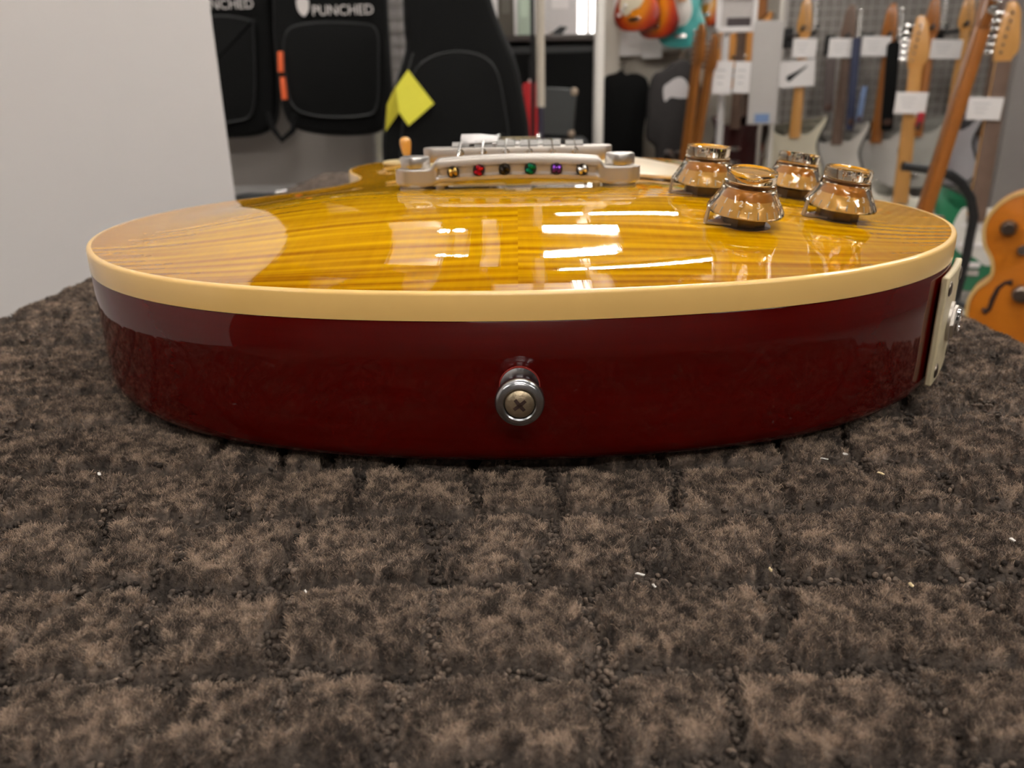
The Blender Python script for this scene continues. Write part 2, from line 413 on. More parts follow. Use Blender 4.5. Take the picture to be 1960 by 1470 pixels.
def carpet_shade(x, y, g, seed=20):
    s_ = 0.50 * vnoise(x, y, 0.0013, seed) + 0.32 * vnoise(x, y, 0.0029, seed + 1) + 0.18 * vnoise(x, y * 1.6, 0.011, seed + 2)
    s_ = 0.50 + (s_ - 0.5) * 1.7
    return np.clip(s_ * (1 - 0.72 * np.clip(g, 0, 1)), 0.02, 1)  # darker groove yarn, with the grooves' shade painted into the colour

bench = thing('display_bench', 'low display bench wrapped in brown tufted carpet under the guitar', 'bench', (0, 0, 0))
m_carpet = carpet_mat('brown_carpet_backing', False); m_pile = carpet_mat('brown_carpet_fibre', True)
ysamp = np.concatenate([np.arange(YN, -0.16, 0.003), np.arange(-0.16, 0.02, 0.0009), np.arange(0.02, 0.30, 0.0014), np.arange(0.30, YF, 0.004), [YF]])
us = np.linspace(0, 1, 430)
yy, uu = np.meshgrid(ysamp, us, indexing='ij'); xx = xl(yy) * (1 - uu) + XR * uu
fx, fy = xx.ravel(), yy.ravel(); h, g = carpet_height(fx, fy)
zz = TOP + h + carpet_round(fx, fy)
nr_, nc_ = yy.shape
ii = np.arange(nr_ * nc_).reshape(nr_, nc_)
quads = np.stack([ii[:-1, :-1], ii[:-1, 1:], ii[1:, 1:], ii[1:, :-1]], -1).reshape(-1, 4)
me = D2.meshes.new('carpet')
me.vertices.add(len(fx)); me.vertices.foreach_set('co', np.column_stack([fx, fy, zz]).astype(np.float32).ravel())
me.loops.add(quads.size); me.loops.foreach_set('vertex_index', quads.ravel().astype(np.int32))
me.polygons.add(len(quads)); me.polygons.foreach_set('loop_start', np.arange(0, quads.size, 4, dtype=np.int32))
me.polygons.foreach_set('use_smooth', np.ones(len(quads), bool))
me.update(calc_edges=True)
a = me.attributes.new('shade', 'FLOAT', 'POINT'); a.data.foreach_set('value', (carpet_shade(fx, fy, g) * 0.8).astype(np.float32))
me.materials.append(m_carpet)
tag(link(D2.objects.new('carpet', me), bench), 'brown tufted carpet with sunken grooves between its blocks', kind='stuff')
# wooden core and the carpet that hangs over the sides
def side_quad(p, q):
    b_ = MB(); n = 24
    v = []; f = []
    for k in range(n + 1):
        x_ = p[0] + (q[0] - p[0]) * k / n; y_ = p[1] + (q[1] - p[1]) * k / n
        for z_ in (TOP - 0.0145, TOP - 0.10, 0.01): v.append((x_, y_, z_))
    for k in range(n):
        for j in range(2): f.append((k * 3 + j, (k + 1) * 3 + j, (k + 1) * 3 + j + 1, k * 3 + j + 1))
    return b_.add(v, f)
m_skirt = pm('brown_carpet_side', (0.13, 0.10, 0.08), 0.9, var=0.5, scale=260, bump=1.0)
A_, B_, C_, D_ = (xl(YN), YN), (XR, YN), (XR, YF), (xl(YF), YF)
for p, q in ((A_, B_), (B_, C_), (C_, D_), (D_, A_)):
    side_quad(p, q).build('side_carpet', m_skirt, bench)
MB().prism([(A_[0] + 0.01, A_[1] + 0.01), (B_[0] - 0.01, B_[1] + 0.01), (C_[0] - 0.01, C_[1] - 0.01), (D_[0] + 0.01, D_[1] - 0.01)], 0.0, TOP - 0.016).build('core', pm('bench_plywood', (0.3, 0.2, 0.12), 0.7), bench)
# pile: hair curves, thickest where the camera is near
def pile():
    def strip(y0, y1, xa, xb, dens):
        n = int((y1 - y0) * (xb - xa) * 1e6 * dens)
        return np.column_stack([rng.uniform(xa, xb, n), rng.uniform(y0, y1, n)])
    P = np.vstack([strip(-0.14, -0.045, -0.135, 0.135, 17.0), strip(-0.045, 0.03, -0.19, 0.19, 11.0), strip(0.03, 0.12, -0.285, 0.2175, 4.5),
                   strip(0.12, 0.30, -0.285, -0.13, 3.2), strip(0.12, 0.30, 0.12, 0.2175, 3.2), strip(0.30, YF, -0.31, 0.2175, 0.22), strip(YN, -0.14, -0.27, 0.2175, 0.5)])
    x, y = P[:, 0], P[:, 1]
    keep = (x > xl(y) + 0.001) & (x < XR - 0.001)
    # bare where the guitar presses the pile flat
    keep &= ~(((x / 0.158) ** 2 + ((y - 0.127) / 0.118) ** 2 < 1) | ((abs(x) < 0.10) & (y > 0.12) & (y < 0.42)))
    x, y = x[keep], y[keep]
    h, g = carpet_height(x, y); keep = rng.random(len(x)) > g * 0.8
    x, y, h, g = x[keep], y[keep], h[keep], g[keep]
    n = len(x)
    L = (0.0014 + 0.0009 * rng.random(n)) * (1 - 0.4 * g)
    # fibres of one tuft lean alike
    la = 2 * PI * vnoise(x, y, 0.0022, 31) * 2 + rng.normal(0, 1.0, n); lm = 0.15 + 0.55 * rng.random(n)
    z = TOP + h + carpet_round(x, y) - 0.0008
    pts = np.empty((n, 4, 3), np.float32)
    ca = 2 * PI * rng.random(n); cm = 0.00035 * rng.random(n)
    for k, t in enumerate((0, 0.36, 0.7, 1.0)):
        bend = lm * L * t ** 1.7
        pts[:, k, 0] = x + np.cos(la) * bend + np.cos(ca + 2.2 * k) * cm * t
        pts[:, k, 1] = y + np.sin(la) * bend + np.sin(ca + 2.2 * k) * cm * t
        pts[:, k, 2] = z + L * t * (1 - 0.25 * lm * t)
    sh = np.clip(carpet_shade(x, y, g) + rng.normal(0, 0.21, n), 0.02, 1.0)
    cu = D2.hair_curves.new('pile'); cu.add_curves([4] * n)
    cu.position_data.foreach_set('vector', pts.ravel())
    ra = cu.attributes.get('radius') or cu.attributes.new('radius', 'FLOAT', 'POINT')
    near = np.clip((y + 0.14) / 0.4, 0, 1)
    base = (0.000036 + 0.00006 * near)[:, None] * np.array([1.0, 1.0, 0.85, 0.45])[None, :]
    ra.data.foreach_set('value', base.astype(np.float32).ravel())
    at2 = cu.attributes.new('shade', 'FLOAT', 'CURVE'); at2.data.foreach_set('value', sh.astype(np.float32))
    cu.materials.append(m_pile)
    tag(link(D2.objects.new('pile', cu), bench), 'cut pile fibres of the brown carpet', kind='stuff')
pile()
# the low loops that fill the grooves
def loops():
    P = []
    for k in range(len(rowsY) - 1):
        if rowsY[k] < -0.16 or rowsY[k] > 0.32: continue
        for rep_ in range(4):
            xs = np.arange(-0.30, XR, 0.0014) + rng.normal(0, 0.0004, len(np.arange(-0.30, XR, 0.0014)))
            P.append(np.column_stack([xs, np.full(len(xs), rowsY[k] + 0.0012 - 0.0014 * rep_) + rng.normal(0, 0.0004, len(xs))]))
        for cx in colsX[k]:
            ys = np.arange(rowsY[k], rowsY[k + 1], 0.0014)
            for o_ in (-0.0012, 0.0, 0.0012): P.append(np.column_stack([cx + o_ + rng.normal(0, 0.0004, len(ys)), ys + rng.normal(0, 0.0003, len(ys))]))
    P = np.vstack(P); x, y = P[:, 0], P[:, 1]
    # move with the wobble of the grooves
    for _ in range(2):
        y = P[:, 1] - ((vnoise(x, y, 0.011, 3) - 0.5) * 0.004 + (vnoise(x, y, 0.004, 4) - 0.5) * 0.003)
        x = P[:, 0] - ((vnoise(x, y, 0.010, 5) - 0.5) * 0.010 + (vnoise(x, y, 0.0035, 6) - 0.5) * 0.003)
    keep = (x > xl(y) + 0.004) & (x < XR - 0.004) & ~(((x / 0.158) ** 2 + ((y - 0.127) / 0.118) ** 2 < 1)) & ~((abs(x) < 0.1) & (y > 0.12))
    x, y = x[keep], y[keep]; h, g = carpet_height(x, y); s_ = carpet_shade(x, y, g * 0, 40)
    U = [(0, 0, -1)] + [(math.cos(a_) * math.cos(b_), math.sin(a_) * math.cos(b_), math.sin(b_)) for b_ in (-0.6, 0.3, 0.95) for a_ in np.arange(0, 2 * PI - 0.1, 2 * PI / 7)] + [(0, 0, 1)]
    U = np.array(U); F = []
    for i in range(7):
        j = (i + 1) % 7; F.append((0, 1 + j, 1 + i)); F.append((22, 15 + i, 15 + j))
        for q in (0, 7): F += [(1 + q + i, 1 + q + j, 8 + q + j), (1 + q + i, 8 + q + j, 8 + q + i)]
    F = np.array(F); n = len(x)
    rot = rng.uniform(0, PI, n); sx = rng.uniform(0.0006, 0.0011, n); sy = rng.uniform(0.0004, 0.0007, n); sz = rng.uniform(0.0005, 0.0009, n)
    a_, b_ = U[None, :, 0] * sx[:, None], U[None, :, 1] * sy[:, None]
    V = np.stack([x[:, None] + a_ * np.cos(rot)[:, None] - b_ * np.sin(rot)[:, None], y[:, None] + a_ * np.sin(rot)[:, None] + b_ * np.cos(rot)[:, None], (TOP + h + carpet_round(x, y) + 0.0005)[:, None] + U[None, :, 2] * sz[:, None]], -1).reshape(-1, 3)
    FF = (F[None] + (np.arange(n) * len(U))[:, None, None]).reshape(-1, 3)
    me = D2.meshes.new('loop_pile'); me.vertices.add(len(V)); me.vertices.foreach_set('co', V.astype(np.float32).ravel())
    me.loops.add(FF.size); me.loops.foreach_set('vertex_index', FF.ravel().astype(np.int32))
    me.polygons.add(len(FF)); me.polygons.foreach_set('loop_start', np.arange(0, FF.size, 3, dtype=np.int32)); me.polygons.foreach_set('use_smooth', np.ones(len(FF), bool))
    me.update(calc_edges=True)
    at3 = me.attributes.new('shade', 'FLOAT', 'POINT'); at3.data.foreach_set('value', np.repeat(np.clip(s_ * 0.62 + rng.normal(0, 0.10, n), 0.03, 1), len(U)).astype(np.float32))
    me.materials.append(m_carpet)
    tag(link(D2.objects.new('loop_pile', me), bench), 'low yarn loops in the grooves of the carpet', kind='stuff')
loops()

# ------------------------------------------------------------------ the guitar on the bench
TILT = 0.0119
MM = 0.001
gtr = thing('electric_guitar', 'amber flame maple single cutaway guitar with cherry sides lying on the bench', 'guitar', (0, 0, Z0), (math.atan(TILT), 0, 0))
LOW = [(0, 0), (1.2, 25), (5.5, 55), (14, 84), (28, 110), (48, 133), (72, 150), (98, 161), (127, 165), (152, 162.5), (175, 154.5), (198, 141)]
TRE = LOW + [(222, 121.5), (245, 106.5), (268, 97.5), (288, 96), (306, 100), (323, 107.5), (340, 113.5), (358, 116), (374, 113), (390, 105), (400, 95), (403, 86), (399, 76), (388, 63), (373, 49), (362, 38), (357, 30), (357, 20)]
BAS = LOW + [(222, 121), (245, 105.5), (268, 96.5), (288, 95), (306, 99), (323, 107), (340, 112.5), (360, 115), (380, 113), (400, 106), (417, 94), (430, 77), (437, 57), (438, 40), (436, 20)]
def lp_outline():
    b_ = [(-w_, v) for v, w_ in BAS[::-1]]; t_ = [(w_, v) for v, w_ in TRE[1:]]
    c = catmull(b_ + t_, 14, closed=False)
    d = np.concatenate([[0], np.cumsum(np.linalg.norm(np.diff(c, axis=0), axis=1))])
    n = 620; s_ = np.linspace(0, d[-1], n)
    c = np.column_stack([np.interp(s_, d, c[:, 0]), np.interp(s_, d, c[:, 1])])
    for _ in range(60):                     # fair the curve
        c[1:-1] = 0.5 * c[1:-1] + 0.25 * (c[:-2] + c[2:])
    return c
OUT = lp_outline()
NO = len(OUT)
tt = np.roll(OUT, -1, 0) - np.roll(OUT, 1, 0); tt[0] = OUT[1] - OUT[0]; tt[-1] = OUT[-1] - OUT[-2]
tt /= np.linalg.norm(tt, axis=1)[:, None]
INW = np.column_stack([-tt[:, 1], tt[:, 0]])            # inward normal (outline runs counter-clockwise)
DOME = 10.8
XS = np.linspace(0, 1, 401); sl = XS ** 1.5 * (1 - XS) ** 2.2
YS = np.concatenate([[0], np.cumsum((sl[1:] + sl[:-1]) / 2)]); YS /= YS[-1]
def prof(t): return DOME * np.interp(t, XS, YS)
def edge_dist(P):
    """distance in mm from points to the body outline"""
    P = np.asarray(P, float); A = OUT; E_ = np.roll(OUT, -1, 0) - OUT; L2 = (E_ ** 2).sum(1) + 1e-12
    out = np.empty(len(P))
    for k in range(0, len(P), 2000):
        q = P[k:k + 2000, None, :] - A[None]
        t_ = np.clip((q * E_[None]).sum(2) / L2, 0, 1)
        out[k:k + 2000] = np.sqrt((((q - t_[..., None] * E_[None]) ** 2).sum(2)).min(1))
    return out
def hz(x, v): return float(prof(min(1.0, edge_dist([(x, v)])[0] / 125.0)))
def nrm(x, v, e=2.0):
    return Vector((-(hz(x + e, v) - hz(x - e, v)) / (2 * e), -(hz(x, v + e) - hz(x, v - e)) / (2 * e), 1)).normalized()

m_top = maple_top()
m_cherry = pm('cherry_lacquered_mahogany', (0.064, 0.0010, 0.0004), 0.5, coat=0.75, var=0.22, scale=14, stretch=(1, 1, 30), coat_rough=0.02, spec=0.0)
m_bind = pm('aged_cream_binding', (0.93, 0.585, 0.19), 0.35, coat=0.6, var=0.05, scale=20)
m_cream = pm('cream_plastic', (0.66, 0.52, 0.27), 0.4, var=0.08, scale=200)
m_goldp = pm('gold_knob_paint', (0.86, 0.52, 0.15), 0.38, metal=0.25, var=0.06, scale=90)
m_amberp = pm('amber_knob_band', (0.58, 0.24, 0.03), 0.35, metal=0.2, var=0.06, scale=90)
m_clear = pm('clear_amber_acrylic', (1.0, 0.93, 0.80), 0.02, trans=1.0, ior=1.46, var=0.0)
m_darkm = pm('tarnished_dark_steel', (0.16, 0.125, 0.10), 0.35, metal=0.9, var=0.3, scale=300)
m_hole = pm('dark_recess', (0.03, 0.022, 0.016), 0.8, var=0.3, scale=400)

def loop_mesh(name, rings, mat, parent, cap0=False, cap1=False, attr=None, angle=50):
    """rings of NO points each -> lofted closed mesh, mm -> m"""
    v = np.vstack(rings) * MM; n = len(rings[0]); f = []
    for k in range(len(rings) - 1):
        for i in range(n):
            j = (i + 1) % n
            f.append((k * n + i, k * n + j, (k + 1) * n + j, (k + 1) * n + i))
    if cap0: f.append(tuple(range(n))[::-1])
    if cap1: f.append(tuple((len(rings) - 1) * n + i for i in range(n)))
    me = D2.meshes.new(name); me.from_pydata([tuple(p) for p in v], [], f); me.materials.append(mat)
    me.polygons.foreach_set('use_smooth', [True] * len(f)); me.set_sharp_from_angle(angle=math.radians(angle))
    if attr is not None:
        a_ = me.attributes.new('edge', 'FLOAT', 'POINT'); a_.data.foreach_set('value', np.array(attr, np.float32))
    me.update(); return link(D2.objects.new(name, me), parent)
def ring(off, z): return np.column_stack([OUT + INW * off, np.full(NO, z)])
BT = 7.8
loop_mesh('body', [ring(5.0, -50), ring(2.9, -49.6), ring(1.3, -48.5), ring(0.35, -46.8), ring(0, -44.5), ring(0, -36), ring(0, -20), ring(0, -BT - 0.25), ring(0.25, -BT)], m_cherry, gtr, cap0=True, cap1=True)
loop_mesh('binding', [ring(1.0, -BT), ring(-0.12, -BT), ring(-0.15, -BT + 0.25), ring(-0.15, -4), ring(-0.15, -1.0), ring(0.0, -0.5), ring(0.3, -0.18), ring(0.75, -0.02), ring(1.7, 0.0), ring(1.75, -0.8)], m_bind, gtr)
spine = np.column_stack([np.zeros(NO), np.clip(OUT[:, 1], 125, 300)])
trs = np.concatenate([np.linspace(0, 0.97, 110)])
inner = OUT + INW * 1.7
rings = []; att = []
for t_ in trs:
    p = inner * (1 - t_) + spine * t_
    dd = np.maximum(0, edge_dist(p) - 1.7) / 125.0
    rings.append(np.column_stack([p, prof(np.clip(dd, 0, 1))])); att += list(np.clip(dd, 0, 1))
loop_mesh('maple_top', rings, m_top, gtr, cap1=True, attr=att, angle=80)

def gp(name, mb, mat, parent=gtr, **k): return mb.build(name, mat, parent, **k)
S_ = Matrix.Scale(MM, 4)
def obj_at(name, me, M, parent):
    o = D2.objects.new(name, me); link(o, parent); o.matrix_local = M; return o

# strap button
m_btn = pm('grey_plated_button', (0.36, 0.36, 0.37), 0.26, metal=1.0, var=0.1, scale=200)
M = S_ @ Tr(0, 0.2, -25.9) @ DOWN_TO_TAIL
sb = gp('strap_button', MB().lathe([(5.2, 0), (5.3, 0.8), (4.2, 2.2), (3.5, 4.5), (3.6, 8.0), (4.6, 9.6), (6.0, 10.4), (6.45, 11.2), (6.5, 12.2), (6.1, 13.3), (5.3, 13.9), (4.4, 14.0), (4.05, 13.7), (4.0, 12.2), (0.1, 12.0)], 56, M), m_btn)
sc_ = gp('screw', MB().lathe([(3.95, 12.0), (3.95, 13.2), (3.6, 13.75), (2.8, 14.15), (1.6, 14.45), (0.05, 14.55)], 40, M), pm('aged_brass_screw', (0.46, 0.37, 0.25), 0.42, metal=0.9, var=0.3, scale=500, bump=0.4), sb)
cross = MB()
for a_ in (38, 128):
    cross.add([(-2.1, -0.42, 13.9), (2.1, -0.42, 13.9), (2.1, 0.42, 13.9), (-2.1, 0.42, 13.9), (-1.9, -0.42, 14.42), (1.9, -0.42, 14.42), (1.9, 0.42, 14.42), (-1.9, 0.42, 14.42), (-0.5, -0.5, 14.62), (0.5, -0.5, 14.62), (0.5, 0.5, 14.62), (-0.5, 0.5, 14.62)],
              [(0, 1, 5, 4), (1, 2, 6, 5), (2, 3, 7, 6), (3, 0, 4, 7), (4, 5, 9, 8), (5, 6, 10, 9), (6, 7, 11, 10), (7, 4, 8, 11), (8, 9, 10, 11)], M @ Rz(math.radians(a_)))
gp('cross_slot', cross, pm('rusty_recess', (0.035, 0.014, 0.008), 0.85, var=0.5, scale=900), sb, smooth=False)
gp('red_glint_ring', MB().lathe([(5.6, -0.1), (5.6, 0.35), (3.0, 0.4)], 32, M), pm('red_glint', (0.25, 0.02, 0.012), 0.9), sb)  # added ring; its red stands for light reflected on the worn finish

# jack plate on the side
k0 = int(np.argmin(np.where(OUT[:, 0] > 0, abs(OUT[:, 1] - 50.5), 1e9)))
arc = np.concatenate([[0], np.cumsum(np.linalg.norm(np.diff(OUT, axis=0), axis=1))])
def rim(s_):
    """point and outward normal at arc length s_ past the plate's near edge"""
    q = arc[k0] + s_
    p = np.array([np.interp(q, arc, OUT[:, 0]), np.interp(q, arc, OUT[:, 1])]); n = -np.array([np.interp(q, arc, INW[:, 0]), np.interp(q, arc, INW[:, 1])])
    return p, n / np.linalg.norm(n)
pa, _ = rim(0); pb, _ = rim(36); pm_, nmid = rim(18)
def plate_pt(u, zloc, off):
    # the plate bridges the curve: halfway between the rim and its own chord
    p, n = rim(u); c = pa + (pb - pa) * (u / 36.0); sag = ((pm_ - (pa + pb) / 2) @ nmid)
    q = 0.45 * p + 0.55 * (c + nmid * sag)
    q = q + (0.55 * nmid + 0.45 * n) * off
    return (q[0], q[1], zloc)
po = np.array(rrect(36, 37, 1.8, 5, 18, -28.0))
def plate_side(off):
    return po, off
v = []; f = []
NU, NZ = 13, 9
gx = np.linspace(0, 36, NU); gz = np.linspace(-46.5, -9.5, NZ)
b_ = MB()
vv = [plate_pt(u, z_, o_) for o_ in (0.3, 2.6) for u in gx for z_ in gz]
fid = lambda o_, i, j: o_ * NU * NZ + i * NZ + j
for i in range(NU - 1):
    for j in range(NZ - 1):
        f.append((fid(1, i, j), fid(1, i + 1, j), fid(1, i + 1, j + 1), fid(1, i, j + 1)))
        f.append((fid(0, i, j), fid(0, i, j + 1), fid(0, i + 1, j + 1), fid(0, i + 1, j)))
for i in range(NU - 1):
    f.append((fid(0, i, 0), fid(0, i + 1, 0), fid(1, i + 1, 0), fid(1, i, 0))); f.append((fid(0, i + 1, NZ - 1), fid(0, i, NZ - 1), fid(1, i, NZ - 1), fid(1, i + 1, NZ - 1)))
for j in range(NZ - 1):
    f.append((fid(0, 0, j + 1), fid(0, 0, j), fid(1, 0, j), fid(1, 0, j + 1))); f.append((fid(0, NU - 1, j), fid(0, NU - 1, j + 1), fid(1, NU - 1, j + 1), fid(1, NU - 1, j)))
jp = gp('jack_plate', MB().add(vv, f, S_), pm('worn_cream_plate', (0.66, 0.56, 0.36), 0.4, var=0.16, scale=260), angle=50)
jb = jp.modifiers.new('round_edges', 'BEVEL'); jb.width = 0.0006; jb.segments = 2; jb.limit_method = 'ANGLE'
def on_plate(u, z_, off=2.6):
    p = Vector(plate_pt(u, z_, off)); n = Vector((*nmid, 0)); side = Vector((0, 0, 1)); ux = side.cross(n).normalized()
    R = Matrix((ux, side, n)).transposed().to_4x4(); return S_ @ Tr(*p) @ R
for (u, z_) in ((4.5, -14), (31.5, -14), (4.5, -42), (31.5, -42)):
    s1 = gp('screw', MB().lathe([(2.5, -0.2), (2.4, 0.25), (1.6, 0.6), (0.05, 0.7)], 20, on_plate(u, z_)), m_darkm, jp)
Mj = on_plate(18, -28)
gp('jack_nut', MB().lathe([(6.8, 0), (6.8, 0.9), (6.2, 1.0)], 32, Mj).lathe([(5.9, 1.0), (5.9, 1.9), (5.4, 2.2)], 6, Mj), m_steel, jp, angle=30)
gp('jack_barrel', MB().lathe([(4.6, 0.5), (4.6, 3.0), (4.2, 3.3), (3.3, 3.3), (3.2, 1.2), (0.1, 1.2)], 28, Mj), m_chrome, jp)

# stop bar tailpiece
def sec(x):
    a_ = abs(x); mid = 1 / (1 + math.exp((a_ - 34.5) / 0.55))
    archz = 1.5 * (1 - (x / 36.0) ** 2) * mid
    zb = 11.9 + 1.2 * mid + archz; zt = 19.1 + 3.1 * mid + archz
    v0, v1 = 133.5 - 0.6 * mid, 147.0
    if a_ > 44.5:
        q = math.sqrt(max(0.0, 1 - ((a_ - 44.5) / 6.3) ** 2)); c = 0.5 * (v0 + v1)
        v0, v1 = c - (c - v0) * max(q, 0.12), c + (v1 - c) * max(q, 0.12)
        e_ = max(0, (a_ - 48.6)) * 0.45; zb += e_; zt -= e_
    sl_ = 1 / (1 + math.exp((a_ - 32.5) / 0.35)); d = 1.7 * sl_
    zs0, zs1 = zb + 2.0, zb + 6.0
    return [(v1 - 1.5, zb), (v0 + 1.0, zb), (v0 + 0.25, zb + 0.3), (v0, zb + 1.0), (v0, zs0 - 0.15), (v0 + d * 0.6, zs0 + 0.25), (v0 + d, zs0 + 0.8), (v0 + d, zs1 - 0.8), (v0 + d * 0.6, zs1 - 0.25), (v0, zs1 + 0.15),
            (v0, zt - 1.0), (v0 + 0.3, zt - 0.3), (v0 + 1.0, zt), (v0 + 2.6, zt + 0.05), (v0 + 3.0, zt - 0.5 * mid), (v0 + 3.6, zt - 0.5 * mid), (v0 + 4.0, zt + 0.35 * mid), (v0 + 7.5, zt + 0.5 * mid), (v1 - 1.2, zt - 0.2), (v1 - 0.3, zt - 0.9), (v1, zt - 2.0), (v1, zb + 1.5), (v1 - 0.4, zb + 0.5)]
xsn = np.concatenate([np.linspace(-50.7, -44.5, 12), np.linspace(-44, -36.6, 8), np.linspace(-36.2, -31, 22), np.linspace(-30, 30, 40), np.linspace(31, 36.2, 22), np.linspace(36.6, 44, 8), np.linspace(44.5, 50.7, 12)])
secs = [sec(x) for x in xsn]; ns = len(secs[0])
vv = [(x, a_, b2) for x, s2 in zip(xsn, secs) for a_, b2 in s2]
ff = [(k * ns + i, k * ns + (i + 1) % ns, (k + 1) * ns + (i + 1) % ns, (k + 1) * ns + i) for k in range(len(xsn) - 1) for i in range(ns)]
ff += [tuple(range(ns))[::-1], tuple((len(xsn) - 1) * ns + i for i in range(ns))]
tp = gp('tailpiece', MB().add(vv, [q[::-1] for q in ff], S_), m_steel, angle=42)
HX = [-26.3, -15.8, -5.3, 5.3, 15.9, 26.4]
ballc = [('gold', (0.55, 0.36, 0.10), 0.9), ('red', (0.55, 0.01, 0.03), 0.7), ('black', (0.05, 0.04, 0.03), 0.9), ('green', (0.0, 0.26, 0.12), 0.7), ('purple', (0.14, 0.03, 0.30), 0.7), ('silver', (0.75, 0.72, 0.68), 0.95)]
tilts = [80, 20, 60, 25, 95, 70]
for k, x in enumerate(HX):
    zh = 17.1 + 1.5 * (1 - (x / 36) ** 2)
    Mh = S_ @ Tr(x, 133.0, zh) @ DOWN_TO_TAIL
    gp('string_hole', MB().lathe([(2.45, -1.2), (2.45, 0.12), (2.3, 0.18), (2.15, 0.05), (0.05, -0.1)], 28, Mh), m_hole, tp)
    c_ = ballc[k]
    Mb = S_ @ Tr(x, 133.3, zh) @ Ry(math.radians(tilts[k]))
    bl = gp('ball_end', MB().lathe([(1.2, -1.8), (1.75, -1.6), (1.85, -1.0), (1.7, -0.5), (1.05, -0.15), (1.05, 0.15), (1.7, 0.5), (1.85, 1.0), (1.75, 1.6), (1.2, 1.8)], 20, Mb), pm(c_[0] + '_ball_end', c_[1], 0.22, metal=c_[2], var=0.1, scale=300), tp)
    bl['label'] = c_[0] + ' string ball end seated in the tailpiece'
for s_ in (-1, 1):
    zb = hz(s_ * 42.3, 140)
    M = S_ @ Tr(s_ * 42.3, 140, 0)
    gp('stud', MB().lathe([(3.5, 12), (3.6, 19.0), (5.9, 19.2), (6.05, 19.6), (6.05, 23.0), (5.7, 23.6), (5.0, 23.8), (0.05, 23.8)], 40, M).box((0, 0, 23.75), (10.5, 1.4, 0.35), M @ Rz(0.4 * s_)), pm('satin_stud', (0.62, 0.59, 0.56), 0.33, metal=1.0, var=0.12, scale=500), tp)
    gp('stud_bushing', MB().lathe([(6.9, zb - 0.6), (7.0, zb + 0.5), (6.2, zb + 0.7), (6.2, zb + 1.0), (6.8, zb + 1.1), (6.8, 12.2), (3, 12.2)], 36, M), m_steel, tp)

# bridge with six saddles
br = gp('bridge', MB().prism(rrect(88, 11, 5.2, 8), 17.4, 24.0, S_ @ Tr(0, 186, 0), 0.7), m_steel)
for s_ in (-1, 1):
    zb = hz(s_ * 37, 186); M = S_ @ Tr(s_ * 37, 186, 0)
    gp('thumbwheel', MB().lathe([(6.5, zb + 1.5), (6.9, zb + 1.8), (6.9, zb + 3.2), (6.5, zb + 3.5), (2.0, zb + 3.5), (2.0, 17.5)], 36, M).lathe([(2.0, zb - 1), (2.0, zb + 1.6)], 16, M), m_steel, br)
for k, x in enumerate(HX):
    zt = 26.1 + 0.6 * (1 - (x / 30) ** 2)
    M = S_ @ Tr(x, 186, 0)
    gp('saddle', MB().add([(-4.1, -3.6, 23.4), (4.1, -3.6, 23.4), (4.1, 3.6, 23.4), (-4.1, 3.6, 23.4), (-4.1, -3.4, 24.6), (4.1, -3.4, 24.6), (4.1, 3.4, 24.6), (-4.1, 3.4, 24.6), (-4.0, -0.6, zt), (4.0, -0.6, zt), (4.0, 1.0, zt), (-4.0, 1.0, zt)],
                          [(0, 3, 2, 1), (0, 1, 5, 4), (1, 2, 6, 5), (2, 3, 7, 6), (3, 0, 4, 7), (4, 5, 9, 8), (5, 6, 10, 9), (6, 7, 11, 10), (7, 4, 8, 11), (8, 9, 10, 11)], M), pm('matt_saddle', (0.30, 0.285, 0.27), 0.6, metal=0.8), br, smooth=False)
    gp('saddle_screw', MB().lathe([(1.6, 0), (1.6, 1.0), (1.2, 1.4)], 14, S_ @ Tr(x, 180.4, 22.0) @ DOWN_TO_TAIL), m_chrome, br)

# strings
FB0, FB1 = 331.0, 813.0
def fbz(v): return 15.5 - (v - FB0) * 0.0525
for k, x in enumerate(HX):
    rr_ = [0.62, 0.5, 0.42, 0.3, 0.24, 0.2][k]; xn = x * 36 / 52.7; zs = 26.4 + 0.6 * (1 - (x / 30) ** 2)
    gp('string', MB().tube([(x, 146, 18.5), (x, 186, zs), (xn, FB1, fbz(FB1) + 1.2), (xn * 1.1, 850, fbz(FB1) - 4)], rr_ / 1.0, 8, S_), m_chrome)

# control knobs
KR, KH = 0.95, 0.86
def kp(p): return [(r_ * KR, z_ * KH) for r_, z_ in p]
kn_prof = kp([(13.3, 0.0), (13.45, 0.35), (13.35, 1.2), (12.5, 2.9), (11.3, 4.9), (10.2, 7.0), (9.4, 9.0), (8.95, 10.6), (8.85, 11.5), (8.3, 11.8), (8.35, 12.2), (8.6, 12.6), (8.6, 15.6), (8.3, 16.1), (7.7, 16.2), (7.3, 15.6), (0.02, 15.4)])
kn_cav = kp([(0.02, 10.2), (6.6, 10.0), (7.5, 9.2), (8.2, 7.2), (9.2, 5.0), (10.4, 3.0), (11.7, 1.0), (12.3, 0.0)])
core_prof = kp([(12.1, 0.15), (11.5, 1.05), (10.2, 3.05), (9.0, 5.05), (8.8, 5.5)])
band_prof = kp([(8.8, 5.5), (8.0, 7.2), (7.3, 9.1), (6.5, 9.85), (0.02, 10.0)])
me_shell = MB().lathe([(12.3 * KR, 0.0)] + kn_prof + kn_cav, 56, S_, cap=False).mesh('knob', m_clear, angle=40)
me_core = MB().lathe(core_prof, 56, S_, cap=False).mesh('gold_core', m_goldp, angle=40)
me_band = MB().lathe(band_prof, 56, S_, cap=False).mesh('amber_band', m_amberp, angle=40)
me_topd = MB().lathe(kp([(6.9, 11.2), (6.9, 11.6), (0.02, 11.7)]), 40, S_, cap=False).mesh('inner_disc', pm('gold_inner_disc', (0.80, 0.47, 0.14), 0.3, metal=0.3), angle=40)
